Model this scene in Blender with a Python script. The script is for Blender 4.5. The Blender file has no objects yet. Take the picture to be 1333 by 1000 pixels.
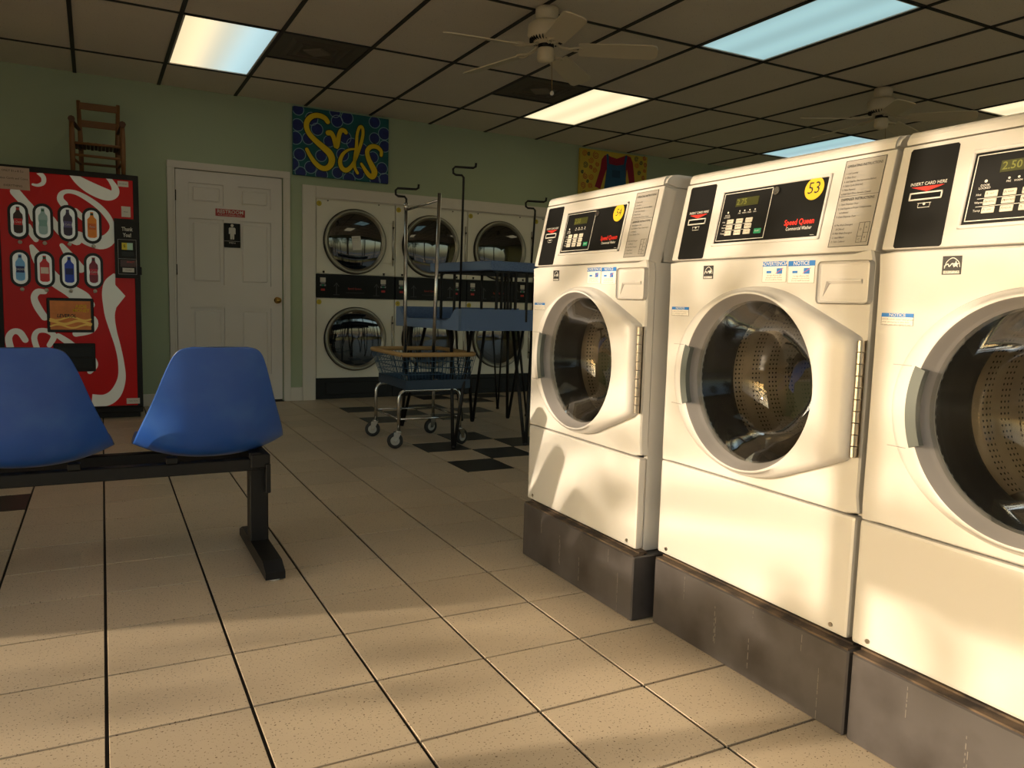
import bpy, bmesh, math, random
from mathutils import Vector, Matrix
random.seed(7)
C = bpy.context.scene.collection
PI = math.pi
# ------------------------------------------------------------------ camera
cd = bpy.data.cameras.new('camera'); cam = bpy.data.objects.new('camera', cd); C.objects.link(cam)
bpy.context.scene.camera = cam
cd.sensor_width = 36; cd.lens = 1016.9/1333*36; cd.clip_start = .05; cd.clip_end = 300
YAW, PITCH, ROLL = .4838, .1059, .0270
CAM = Vector((.0142, -2.1357, .9710))
fw = Vector((math.sin(YAW), math.cos(YAW), 0)); rt = Vector((math.cos(YAW), -math.sin(YAW), 0)); up = Vector((0, 0, 1))
f2 = fw*math.cos(PITCH) - up*math.sin(PITCH); u2 = up*math.cos(PITCH) + fw*math.sin(PITCH)
r3 = rt*math.cos(ROLL) + u2*math.sin(ROLL); u3 = u2*math.cos(ROLL) - rt*math.sin(ROLL)
cam.matrix_world = Matrix((( r3.x, u3.x, -f2.x, CAM.x), (r3.y, u3.y, -f2.y, CAM.y), (r3.z, u3.z, -f2.z, CAM.z), (0, 0, 0, 1)))
# ------------------------------------------------------------------ world, sun, exposure
W = bpy.data.worlds.new('world'); bpy.context.scene.world = W; W.use_nodes = True
wn = W.node_tree.nodes; wl = W.node_tree.links
sky = wn.new('ShaderNodeTexSky'); sky.sky_type = 'NISHITA'; sky.sun_disc = False
sky.sun_elevation = math.radians(11); sky.sun_rotation = math.radians(-76); sky.altitude = 100; sky.dust_density = 2.0
wl.new(sky.outputs[0], wn['Background'].inputs[0]); wn['Background'].inputs[1].default_value = .50
SUNDIR = Vector((1, -.235, -.212)).normalized()
sl = bpy.data.lights.new('sun', 'SUN'); sl.energy = 6.0; sl.color = (1, .80, .59); sl.angle = math.radians(.55)
so = bpy.data.objects.new('sun', sl); C.objects.link(so); so.location = (-20, 5, 6)
so.rotation_euler = SUNDIR.to_track_quat('-Z', 'Y').to_euler()
vs = bpy.context.scene.view_settings
vs.view_transform = 'Standard'; vs.look = 'None'; vs.gamma = 1; vs.use_curve_mapping = False; vs.exposure = 0.0

# ------------------------------------------------------------------ materials
def S(r, g, b):
    f = lambda c: (c/255/12.92) if c/255 <= .04045 else ((c/255+.055)/1.055)**2.4
    return (f(r), f(g), f(b))
def mat(name, col, rough=.5, metal=0, var=.06, nscale=8, bump=0, bscale=60, coat=0, spec=.5, emit=0, world=False, dark=None, dscale=20, dlo=.55, dhi=.7, ior=None):
    m = bpy.data.materials.new(name); m.use_nodes = True
    N = m.node_tree.nodes; L = m.node_tree.links; B = N['Principled BSDF']
    B.inputs['Roughness'].default_value = rough; B.inputs['Metallic'].default_value = metal
    B.inputs['Coat Weight'].default_value = coat; B.inputs['Specular IOR Level'].default_value = spec
    if world: co = N.new('ShaderNodeNewGeometry').outputs['Position']
    else: co = N.new('ShaderNodeTexCoord').outputs['Object']
    nz = N.new('ShaderNodeTexNoise'); nz.inputs['Scale'].default_value = nscale; nz.inputs['Detail'].default_value = 4
    L.new(co, nz.inputs['Vector'])
    mx = N.new('ShaderNodeMix'); mx.data_type = 'RGBA'
    mx.inputs['A'].default_value = (*[c*(1-var) for c in col], 1); mx.inputs['B'].default_value = (*[min(1, c*(1+var)) for c in col], 1)
    L.new(nz.outputs['Fac'], mx.inputs['Factor']); out = mx.outputs['Result']
    if dark:
        n2 = N.new('ShaderNodeTexNoise'); n2.inputs['Scale'].default_value = dscale; n2.inputs['Detail'].default_value = 5
        L.new(co, n2.inputs['Vector'])
        mr = N.new('ShaderNodeMapRange'); mr.inputs['From Min'].default_value = dlo; mr.inputs['From Max'].default_value = dhi
        L.new(n2.outputs['Fac'], mr.inputs['Value'])
        m2 = N.new('ShaderNodeMix'); m2.data_type = 'RGBA'; L.new(mr.outputs[0], m2.inputs['Factor']); L.new(out, m2.inputs['A'])
        m2.inputs['B'].default_value = (*dark, 1); out = m2.outputs['Result']
    L.new(out, B.inputs['Base Color'])
    if emit:
        B.inputs['Emission Strength'].default_value = emit; L.new(out, B.inputs['Emission Color'])
    if bump:
        nb = N.new('ShaderNodeTexNoise'); nb.inputs['Scale'].default_value = bscale; nb.inputs['Detail'].default_value = 3
        L.new(co, nb.inputs['Vector']); bp = N.new('ShaderNodeBump'); bp.inputs['Strength'].default_value = bump; bp.inputs['Distance'].default_value = .002
        L.new(nb.outputs['Fac'], bp.inputs['Height']); L.new(bp.outputs[0], B.inputs['Normal'])
    return m
def glass(name, tint, refl=1.0, rough=.02):
    m = bpy.data.materials.new(name); m.use_nodes = True; N = m.node_tree.nodes; L = m.node_tree.links; N.clear()
    o = N.new('ShaderNodeOutputMaterial'); t = N.new('ShaderNodeBsdfTransparent'); g = N.new('ShaderNodeBsdfGlossy'); mx = N.new('ShaderNodeMixShader')
    fr = N.new('ShaderNodeFresnel'); fr.inputs[0].default_value = 1.5; mu = N.new('ShaderNodeMath'); mu.operation = 'MULTIPLY'; mu.inputs[1].default_value = refl
    nz = N.new('ShaderNodeTexNoise'); nz.inputs['Scale'].default_value = 3; r = N.new('ShaderNodeMapRange'); r.inputs['To Min'].default_value = rough; r.inputs['To Max'].default_value = rough*2
    L.new(nz.outputs[0], r.inputs['Value']); L.new(r.outputs[0], g.inputs['Roughness'])
    t.inputs[0].default_value = (*tint, 1); L.new(fr.outputs[0], mu.inputs[0]); L.new(mu.outputs[0], mx.inputs[0]); L.new(t.outputs[0], mx.inputs[1]); L.new(g.outputs[0], mx.inputs[2]); L.new(mx.outputs[0], o.inputs[0])
    return m
WHITE = mat('white_enamel', S(200, 197, 193), .30, var=.02, nscale=5, coat=.15)
WHITE2 = mat('white_moulded_plastic', S(202, 199, 197), .38, var=.02, nscale=5)
GREYP = mat('grey_plastic', S(150, 146, 146), .4, var=.04)
GREYD = mat('dark_grey_plastic', S(92, 98, 96), .35, var=.05)
BLACKP = mat('black_panel', S(19, 19, 19), .40, var=.1, spec=.2)
BLACKM = mat('black_metal', S(24, 22, 22), .45, spec=.3, var=.15, nscale=20, bump=.1)
BLACK = mat('black_gloss', S(14, 15, 16), .3, var=.1, spec=.3)
RUBBER = mat('rubber', S(28, 27, 27), .55, var=.1)
CHROME = mat('chrome', S(200, 198, 194), .22, metal=1, var=.06, nscale=30)
STEEL = mat('brushed_steel', S(176, 168, 156), .28, metal=1, var=.08, nscale=30, dark=S(110, 102, 92), dscale=9, dlo=.5, dhi=.8)
BRASS = mat('brass', S(190, 150, 80), .25, metal=1)
BASEM = mat('brown_grey_plinth_steel', S(72, 68, 68), .34, var=.10, nscale=5, bump=.05, bscale=30, dark=S(48, 43, 41), dscale=7, dlo=.45, dhi=.75)
DUST = mat('lint_dust', S(92, 76, 60), .95, var=.25, nscale=30, bump=.5, bscale=200, world=True, dark=S(50, 41, 35), dscale=14, dlo=.42, dhi=.6)
WALLG = mat('sage_green_paint', S(172, 186, 156), .75, var=.05, nscale=1.2, bump=.05, bscale=150, world=True)
TRIMW = mat('white_trim_paint', S(226, 220, 210), .5, var=.03)
DOORW = mat('white_door_paint', S(228, 222, 216), .45, var=.02)
RED = mat('red_print', S(214, 44, 30), .4)
YEL = mat('yellow_sticker', S(222, 184, 26), .5)
INK = mat('black_ink', S(22, 22, 24), .5)
INKG = mat('grey_ink', S(90, 84, 76), .6)
WINK = mat('white_ink', S(215, 212, 204), .5)
BLUEP = mat('blue_print', S(24, 110, 190), .5)
GREENK = mat('green_button', S(20, 140, 95), .4)
KEYW = mat('ivory_keypad_button', S(205, 200, 186), .45)
TANL = mat('grey_instruction_label', S(154, 150, 144), .5, var=.02)
PAPER = mat('white_paper', S(222, 218, 210), .7)
LEDG = mat('olive_led_display', S(58, 60, 24), .3, var=.1, emit=.04)
BLUEC = mat('blue_moulded_fibreglass', S(40, 86, 172), .34, var=.10, nscale=4, coat=.2, bump=.06, bscale=80, dark=S(60, 104, 180), dscale=6, dlo=.5, dhi=.8)
LAM = mat('blue_speckled_laminate', S(92, 118, 162), .35, var=.10, nscale=200, dark=S(54, 72, 116), dscale=260, dlo=.52, dhi=.6)
LAMC = mat('blue_laminate_edge', S(110, 134, 170), .3, var=.05)
WOOD = mat('worn_brown_wood', S(124, 84, 46), .55, var=.2, nscale=14, bump=.2, bscale=30)
WOODD = mat('dark_woven_splint', S(84, 54, 34), .7, var=.35, nscale=60, bump=.4)
TANR = mat('tan_plastic_bumper', S(176, 142, 92), .55, var=.08, nscale=20)
NAVY = mat('navy_coated_wire', S(44, 74, 100), .45)
CREAM = mat('cream_enamel_fan', S(216, 204, 176), .45, var=.03)
ENAM = mat('cream_white_dryer_enamel', S(232, 228, 214), .4, var=.03, nscale=3)
GRID = mat('dark_ceiling_grid', S(40, 38, 34), .6)
VENT = mat('grey_brown_vent', S(92, 84, 72), .6)
TEAL = mat('teal_canvas_paint', S(20, 96, 100), .7, var=.3, nscale=9)
NAVYP = mat('navy_bubble_paint', S(26, 44, 112), .6, var=.5, nscale=18)
RINGP = mat('pale_blue_bubble_outline', S(150, 180, 200), .6)
YELP = mat('yellow_letter_paint', S(236, 204, 24), .6, var=.08, nscale=14)
YELC = mat('mustard_canvas_paint', S(212, 186, 70), .7, var=.2, nscale=7)
REDP = mat('crimson_shirt_paint', S(150, 28, 52), .7, var=.15)
DEN = mat('denim_blue_paint', S(40, 92, 128), .7, var=.2, nscale=10)
VRED = mat('glossy_red_vending_front', S(200, 22, 26), .22, var=.06, nscale=2, coat=.4)
VWHT = mat('cream_swirl_print', S(214, 212, 196), .25, var=.03, coat=.3)
GROUT = mat('dark_grout', S(26, 22, 19), .8, var=.2, world=True)
FABR = mat('asphalt', S(120, 118, 112), .9, var=.1)
BARK = mat('tree_bark', S(84, 68, 52), .9, var=.2, bump=.5)
LEAF = mat('green_leaves', S(60, 84, 40), .7, var=.35, nscale=2)
ALU = mat('bronze_window_frame', S(70, 60, 52), .4, metal=.4)
GLW = glass('window_glass', (.97, .98, .97), .8, .005)
GLD = glass('washer_door_glass', (.76, .77, .75), .55, .02)
GLDRY = mat('dark_dryer_door_glass', S(12, 14, 16), .04, var=.3, coat=1.0, spec=.8)

def tile_mat(name, base, speck, dk, thr):
    m = bpy.data.materials.new(name); m.use_nodes = True; N = m.node_tree.nodes; L = m.node_tree.links; B = N['Principled BSDF']
    geo = N.new('ShaderNodeNewGeometry'); oi = N.new('ShaderNodeObjectInfo')
    v = N.new('ShaderNodeTexNoise'); v.inputs['Scale'].default_value = 170; v.inputs['Detail'].default_value = 2; L.new(geo.outputs['Position'], v.inputs['Vector'])
    mr = N.new('ShaderNodeMapRange'); mr.inputs['From Min'].default_value = thr; mr.inputs['From Max'].default_value = thr+.05; L.new(v.outputs['Fac'], mr.inputs['Value'])
    n2 = N.new('ShaderNodeTexNoise'); n2.inputs['Scale'].default_value = 3; n2.inputs['Detail'].default_value = 5; L.new(geo.outputs['Position'], n2.inputs['Vector'])
    a = N.new('ShaderNodeMix'); a.data_type = 'RGBA'; a.inputs['A'].default_value = (*[c*.86 for c in base], 1); a.inputs['B'].default_value = (*[min(1, c*1.1) for c in base], 1)
    L.new(n2.outputs['Fac'], a.inputs['Factor'])
    hv = N.new('ShaderNodeHueSaturation'); r = N.new('ShaderNodeMapRange'); r.inputs['To Min'].default_value = .93; r.inputs['To Max'].default_value = 1.05
    L.new(oi.outputs['Random'], r.inputs['Value']); L.new(r.outputs[0], hv.inputs['Value']); L.new(a.outputs['Result'], hv.inputs['Color'])
    b = N.new('ShaderNodeMix'); b.data_type = 'RGBA'; L.new(mr.outputs[0], b.inputs['Factor']); L.new(hv.outputs[0], b.inputs['A']); b.inputs['B'].default_value = (*speck, 1)
    L.new(b.outputs['Result'], B.inputs['Base Color']); B.inputs['Roughness'].default_value = .38
    bp = N.new('ShaderNodeBump'); bp.inputs['Strength'].default_value = .25; bp.inputs['Distance'].default_value = .001; L.new(n2.outputs['Fac'], bp.inputs['Height']); L.new(bp.outputs[0], B.inputs['Normal'])
    return m
TILE = tile_mat('speckled_beige_tile', S(204, 186, 160), S(104, 80, 56), 0, .63)
TILEB = tile_mat('black_tile', S(38, 36, 34), S(60, 56, 50), 0, .66)
CEILP = mat('ceiling_panel_fissured', S(230, 220, 202), .9, var=.06, nscale=2, bump=.3, bscale=120, world=True, dark=S(150, 140, 122), dscale=140, dlo=.66, dhi=.72)

def drum_mat():
    m = bpy.data.materials.new('perforated_drum_steel'); m.use_nodes = True; N = m.node_tree.nodes; L = m.node_tree.links; B = N['Principled BSDF']
    tc = N.new('ShaderNodeTexCoord'); sx = N.new('ShaderNodeSeparateXYZ'); L.new(tc.outputs['UV'], sx.inputs[0])
    def fr(o, k):
        a = N.new('ShaderNodeMath'); a.operation = 'MULTIPLY'; a.inputs[1].default_value = k; L.new(o, a.inputs[0])
        b = N.new('ShaderNodeMath'); b.operation = 'FRACT'; L.new(a.outputs[0], b.inputs[0])
        c = N.new('ShaderNodeMath'); c.operation = 'SUBTRACT'; c.inputs[1].default_value = .5; L.new(b.outputs[0], c.inputs[0]); return c.outputs[0]
    x = fr(sx.outputs[0], 120); y = fr(sx.outputs[1], 72); y2 = fr(sx.outputs[1], 14)
    cv = N.new('ShaderNodeCombineXYZ'); L.new(x, cv.inputs[0]); L.new(y, cv.inputs[1])
    ln = N.new('ShaderNodeVectorMath'); ln.operation = 'LENGTH'; L.new(cv.outputs[0], ln.inputs[0])
    lt = N.new('ShaderNodeMath'); lt.operation = 'LESS_THAN'; lt.inputs[1].default_value = .21; L.new(ln.outputs['Value'], lt.inputs[0])
    ab = N.new('ShaderNodeMath'); ab.operation = 'GREATER_THAN'; ab.inputs[1].default_value = .02; L.new(y2, ab.inputs[0])
    mu = N.new('ShaderNodeMath'); mu.operation = 'MULTIPLY'; L.new(lt.outputs[0], mu.inputs[0]); L.new(ab.outputs[0], mu.inputs[1])
    nz = N.new('ShaderNodeTexNoise'); nz.inputs['Scale'].default_value = 12; L.new(tc.outputs['Object'], nz.inputs['Vector'])
    c0 = N.new('ShaderNodeMix'); c0.data_type = 'RGBA'; c0.inputs['A'].default_value = (*S(150, 140, 124), 1); c0.inputs['B'].default_value = (*S(206, 196, 178), 1); L.new(nz.outputs[0], c0.inputs['Factor'])
    c = N.new('ShaderNodeMix'); c.data_type = 'RGBA'; L.new(mu.outputs[0], c.inputs['Factor']); L.new(c0.outputs['Result'], c.inputs['A']); c.inputs['B'].default_value = (.01, .01, .01, 1)
    L.new(c.outputs['Result'], B.inputs['Base Color']); B.inputs['Metallic'].default_value = .85; B.inputs['Roughness'].default_value = .36
    return m
DRUM = drum_mat()
def lamp_mat(name, ca, cb, st):
    m = bpy.data.materials.new(name); m.use_nodes = True; N = m.node_tree.nodes; L = m.node_tree.links; B = N['Principled BSDF']
    tc = N.new('ShaderNodeTexCoord'); sx = N.new('ShaderNodeSeparateXYZ'); L.new(tc.outputs['Object'], sx.inputs[0])
    mr = N.new('ShaderNodeMapRange'); mr.interpolation_type = 'SMOOTHSTEP'; mr.inputs['From Min'].default_value = -.2; mr.inputs['From Max'].default_value = .2; L.new(sx.outputs[0], mr.inputs['Value'])
    mx = N.new('ShaderNodeMix'); mx.data_type = 'RGBA'; mx.inputs['A'].default_value = (*ca, 1); mx.inputs['B'].default_value = (*cb, 1); L.new(mr.outputs[0], mx.inputs['Factor'])
    # two tubes behind the diffuser: a little brighter along each
    w = N.new('ShaderNodeMath'); w.operation = 'MULTIPLY'; w.inputs[1].default_value = 21; L.new(sx.outputs[0], w.inputs[0])
    cs = N.new('ShaderNodeMath'); cs.operation = 'COSINE'; L.new(w.outputs[0], cs.inputs[0])
    m3 = N.new('ShaderNodeMapRange'); m3.inputs['From Min'].default_value = -1; m3.inputs['From Max'].default_value = 1; m3.inputs['To Min'].default_value = st*1.1; m3.inputs['To Max'].default_value = st*.9; L.new(cs.outputs[0], m3.inputs['Value'])
    L.new(mx.outputs['Result'], B.inputs['Emission Color']); L.new(m3.outputs[0], B.inputs['Emission Strength']); B.inputs['Base Color'].default_value = (.3, .3, .3, 1)
    return m

# ------------------------------------------------------------------ helpers
class MB:
    """collects shapes into one bmesh, with a current material slot"""
    def __init__(s): s.bm = bmesh.new(); s.n = 0; s.mi = 0; s.uv = None
    def done(s):
        ly = s.bm.faces.layers.int.get('set') or s.bm.faces.layers.int.new('set')
        for f in s.bm.faces:
            if not f[ly]: f.material_index = s.mi; f[ly] = 1
        return s
    def box(s, x0, x1, y0, y1, z0, z1, bev=0, seg=1, rot=None, org=None):
        vs = [s.bm.verts.new((x, y, z)) for x in (x0, x1) for y in (y0, y1) for z in (z0, z1)]
        fs = [(0, 1, 3, 2), (4, 6, 7, 5), (0, 4, 5, 1), (2, 3, 7, 6), (0, 2, 6, 4), (1, 5, 7, 3)]
        F = [s.bm.faces.new([vs[i] for i in f]) for f in fs]
        if bev > 0:
            E = list({e for f in F for e in f.edges})
            r = bmesh.ops.bevel(s.bm, geom=E, offset=bev, segments=seg, affect='EDGES', profile=.6)
            vs = list({v for f in r['faces'] for v in f.verts} | {v for v in vs if v.is_valid})
        if rot: bmesh.ops.transform(s.bm, matrix=Matrix.Translation(org) @ rot.to_4x4() @ Matrix.Translation(-Vector(org)), verts=vs)
        return s.done()
    def tube(s, pts, r, n=8, cap=True, rad=None):
        pts = [Vector(p) for p in pts]; rings = []; prev = None
        for i, p in enumerate(pts):
            d = (pts[min(i+1, len(pts)-1)] - pts[max(i-1, 0)]).normalized()
            a = prev if prev else (Vector((0, 0, 1)) if abs(d.z) < .9 else Vector((1, 0, 0)))
            e1 = (a - d*a.dot(d)).normalized(); e2 = d.cross(e1); prev = e1
            rr = rad[i] if rad else r
            rings.append([s.bm.verts.new(p + (e1*math.cos(t*2*PI/n) + e2*math.sin(t*2*PI/n))*rr) for t in range(n)])
        for a, b in zip(rings, rings[1:]):
            for t in range(n): s.bm.faces.new((a[t], a[(t+1) % n], b[(t+1) % n], b[t])).smooth = True
        if cap: s.bm.faces.new(rings[0][::-1]); s.bm.faces.new(rings[-1])
        return s.done()
    def lathe(s, prof, c, ax='z', n=32, smooth=True, uv=False, cap0=False, cap1=False):
        """prof = [(radius, position along axis)]"""
        c = Vector(c); rings = []
        for r, h in prof:
            ring = []
            for t in range(n):
                a = 2*PI*t/n
                if ax == 'z': v = Vector((r*math.cos(a), r*math.sin(a), h))
                elif ax == 'y': v = Vector((r*math.cos(a), h, r*math.sin(a)))
                else: v = Vector((h, r*math.cos(a), r*math.sin(a)))
                ring.append(s.bm.verts.new(c+v))
            rings.append(ring)
        uvl = s.bm.loops.layers.uv.verify() if uv else None
        for k, (a, b) in enumerate(zip(rings, rings[1:])):
            for t in range(n):
                f = s.bm.faces.new((a[t], a[(t+1) % n], b[(t+1) % n], b[t])); f.smooth = smooth
                if uv:
                    u0, u1 = t/n, (t+1)/n; v0, v1 = prof[k][1], prof[k+1][1]
                    for lp, q in zip(f.loops, ((u0, v0), (u1, v0), (u1, v1), (u0, v1))): lp[uvl].uv = q
        if cap0: s.bm.faces.new(rings[0][::-1])
        if cap1: s.bm.faces.new(rings[-1])
        return s.done()
    def poly(s, pts, y0, y1):
        """outline in the xz plane, extruded from y0 to y1"""
        a = [s.bm.verts.new((p[0], y0, p[1])) for p in pts]; b = [s.bm.verts.new((p[0], y1, p[1])) for p in pts]; n = len(pts)
        s.bm.faces.new(a); s.bm.faces.new(b[::-1])
        for i in range(n): s.bm.faces.new((a[i], b[i], b[(i+1) % n], a[(i+1) % n]))
        return s.done()
    def prismx(s, pts, x0, x1):
        """outline in the yz plane, extruded along x"""
        a = [s.bm.verts.new((x0, *p)) for p in pts]; b = [s.bm.verts.new((x1, *p)) for p in pts]; n = len(pts)
        s.bm.faces.new(a); s.bm.faces.new(b[::-1])
        for i in range(n): s.bm.faces.new((a[i], b[i], b[(i+1) % n], a[(i+1) % n]))
        return s.done()
    def stadium(s, cx, cz, w, h, y0, y1, n=10):
        r = w/2; pts = [(cx+r*math.cos(PI*i/n), cz+h/2-r+r*math.sin(PI*i/n)) for i in range(n+1)] + [(cx-r*math.cos(PI*i/n), cz-h/2+r-r*math.sin(PI*i/n)) for i in range(n+1)]
        return s.poly(pts, y0, y1)
    def disc(s, cx, cz, r, y0, y1, n=20, rz=None):
        return s.poly([(cx+r*math.cos(2*PI*i/n), cz+(rz or r)*math.sin(2*PI*i/n)) for i in range(n)], y0, y1)
    def stroke(s, P, y0, y1, sub=5, clip=None):
        """a painted brush stroke: points (x, z, width), smoothed, as a thin raised ribbon"""
        Q = []
        for i in range(len(P)-1):
            p0, p1, p2, p3 = P[max(i-1, 0)], P[i], P[i+1], P[min(i+2, len(P)-1)]
            for k in range(sub):
                t = k/sub; Q.append([.5*((2*b)+(c-a)*t+(2*a-5*b+4*c-d)*t*t+(-a+3*b-3*c+d)*t**3) for a, b, c, d in zip(p0, p1, p2, p3)])
        Q.append(list(P[-1])); L = []; R = []
        for i, q in enumerate(Q):
            a, b = Q[max(i-1, 0)], Q[min(i+1, len(Q)-1)]; d = Vector((b[0]-a[0], b[1]-a[1])).normalized(); nn = Vector((-d.y, d.x))*q[2]/2
            L.append((q[0]+nn.x, q[1]+nn.y)); R.append((q[0]-nn.x, q[1]-nn.y))
        if clip:
            cl = lambda p: (min(max(p[0], clip[0]), clip[1]), min(max(p[1], clip[2]), clip[3]))
            L = [cl(p) for p in L]; R = [cl(p) for p in R]
        va = [[s.bm.verts.new((p[0], y, p[1])) for p in X] for X in (L, R) for y in (y0,)]
        for i in range(len(L)-1): s.bm.faces.new((va[0][i], va[0][i+1], va[1][i+1], va[1][i]))
        for q in (Q[0], Q[-1]):
            if not clip or (clip[0]+q[2]/2 < q[0] < clip[1]-q[2]/2 and clip[2]+q[2]/2 < q[1] < clip[3]-q[2]/2):
                s.bm.faces.new([s.bm.verts.new((q[0]+q[2]/2*math.cos(2*PI*j/12), y0+.00005, q[1]+q[2]/2*math.sin(2*PI*j/12))) for j in range(12)])
        return s.done()
    def text(s, t, x, z, size, y, align='LEFT', sx=1, shear=0, bold=0):
        cu = bpy.data.curves.new('t', 'FONT'); cu.body = t; cu.size = size; cu.align_x = align; cu.align_y = 'CENTER'; cu.shear = shear; cu.offset = bold*size; cu.resolution_u = 2; cu.space_character = 1.0
        o = bpy.data.objects.new('t', cu); me = bpy.data.meshes.new_from_object(o)
        base = [s.bm.verts.new((x+v.co.x*sx, y, z+v.co.y)) for v in me.vertices]
        for p in me.polygons:
            try: s.bm.faces.new([base[i] for i in p.vertices])
            except ValueError: pass
        bpy.data.objects.remove(o); bpy.data.meshes.remove(me); bpy.data.curves.remove(cu)
        return s.done()
    def slot(s, i): s.mi = i; return s
def obj(name, b, m, parent=None, loc=None, rot=None, label=None, recalc=True, smooth=False):
    ly = b.bm.faces.layers.int.get('set')
    if ly: b.bm.faces.layers.int.remove(ly)
    if recalc: bmesh.ops.recalc_face_normals(b.bm, faces=b.bm.faces)
    me = bpy.data.meshes.new(name); b.bm.to_mesh(me); b.bm.free()
    for q in (m if isinstance(m, (list, tuple)) else [m]): me.materials.append(q)
    o = bpy.data.objects.new(name, me); C.objects.link(o)
    if parent: o.parent = parent
    if loc: o.location = loc
    if rot: o.rotation_euler = rot
    if label: o['label'] = label
    if smooth:
        for p in me.polygons: p.use_smooth = True
    return o
def tag(o, label, cat, group=None, kind=None):
    o['label'] = label; o['category'] = cat
    if group: o['group'] = group
    if kind: o['kind'] = kind
    return o
def thing(name, label, cat, loc=(0, 0, 0), rotz=0, group=None):
    o = bpy.data.objects.new(name, None); C.objects.link(o); o.empty_display_size = .1
    o.location = loc; o.rotation_euler = (0, 0, rotz); return tag(o, label, cat, group)
def struct(name, b, m, parent=None, **k):
    o = obj(name, b, m, parent, **k)
    if not parent: o['kind'] = 'structure'
    return o
def dup(root, loc=None, label=None):
    def rec(o, par):
        c = o.copy(); C.objects.link(c)
        if par: c.parent = par
        for ch in list(kids.get(o, [])): rec(ch, c)
        return c
    kids = {}
    for o in C.objects:
        if o.parent: kids.setdefault(o.parent, []).append(o)
    r = rec(root, None)
    if loc is not None: r.location = loc
    if label: r['label'] = label
    return r
def dupo(o, parent, loc=None, name=None):
    c = o.copy(); C.objects.link(c); c.parent = parent
    if loc is not None: c.location = loc
    return c
def proj(p):
    d = Vector(p)-CAM; z = d.dot(f2)
    return (666.5+1016.9*d.dot(r3)/z, 500-1016.9*d.dot(u3)/z, z) if z > .1 else (-9e9, 0, -1)

# ------------------------------------------------------------------ the setting
WA = .0283; WN = Vector((-math.sin(WA), math.cos(WA), 0)); WU = Vector((math.cos(WA), math.sin(WA), 0)); WC = 5.0882
def WP(u, d=0, z=0): return WU*u + WN*(WC-d) + Vector((0, 0, z))
H = 2.6535; X0, X1, Y0 = -3.5, 10.0, -4.0
T = .3048
# floor: grout bed with single tiles
b = MB(); b.box(X0-.1, X1+.1, Y0-.1, 5.6, -.12, -.006)
floor = struct('floor', b, GROUT)
black = {(6, 6), (7, 7), (6, 8), (8, 8), (7, 9), (8, 6), (9, 7), (6, 12), (6, 14), (7, 13), (8, 12), (8, 14), (9, 13), (-2, 6), (-3, 7), (-2, 8), (-3, 5), (-4, 6), (9, 16), (10, 17), (9, 18), (11, 16), (10, 15)}
GX, GY = .0042, .0036
def tile_mesh(m):
    b = MB(); b.box(GX, T-GX, GY, T-GY, -.008, 0, bev=.0007)
    bmesh.ops.recalc_face_normals(b.bm, faces=b.bm.faces)
    me = bpy.data.meshes.new('floor_tile'); b.bm.to_mesh(me); b.bm.free(); me.materials.append(m); return me
TM, TMB = tile_mesh(TILE), tile_mesh(TILEB)
cells = []
for i in range(int(X0/T)-1, int(X1/T)+1):
    for j in range(int(Y0/T)-1, 18):
        x, y = i*T, j*T
        if x < X0-.35 or x > X1 or y < Y0-.35 or y > 5.35: continue
        p = proj((x+T/2, y+T/2, 0)); vis = p[2] > 0 and -90 < p[0] < 1420 and p[1] < 1130 and not (x > 1.5 and y < .45) and p[2] < 9
        cells.append((0 if vis else 1, p[2] if vis else 99, i, j))
cells.sort(); rest = MB()
for k, (v, d, i, j) in enumerate(cells):
    blk = (i, j) in black
    if k < 298 and v == 0:
        o = bpy.data.objects.new('floor_tile', TMB if blk else TM); C.objects.link(o); o.parent = floor; o.location = (i*T, j*T, random.uniform(-.0004, .0004))
        if blk: o['label'] = 'black floor tile'
    else:
        rest.slot(1 if blk else 0); rest.box(i*T+GX, (i+1)*T-GX, j*T+GY, (j+1)*T-GY, -.008, 0)
o = obj('floor_tiles_beyond', rest, [TILE, TILEB], floor); o['kind'] = 'stuff'
# back wall (turned 1.6 degrees against the tiles)
WR = (0, 0, WA)
def wallbox(b, u0, u1, d0, d1, z0, z1, bev=0): return b.box(u0, u1, -d1, -d0, z0, z1, bev)
b = MB()
wallbox(b, -4.2, .722, -.14, 0, 0, H+.1); wallbox(b, .722, 1.612, -.14, 0, 2.005, H+.1); wallbox(b, 1.612, 1.80, -.14, 0, 0, H+.1)
wallbox(b, 1.80, 5.08, -.14, 0, 1.92, H+.1); wallbox(b, 5.08, 10.6, -.14, 0, 0, H+.1); wallbox(b, -4.2, 10.6, -1.15, -1.0, 0, H+.1); wallbox(b, -4.2, 10.6, -1.15, -.0, H+.1, H+.2)  # last two boxes: unseen shell added behind to stop outside light leaking in
struct('wall_back', b, WALLG, loc=tuple(WN*WC), rot=WR)
b = MB(); b.box(X1, X1+.15, Y0-.2, 6.6, 0, H+.2); struct('wall_right', b, WALLG)
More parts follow.
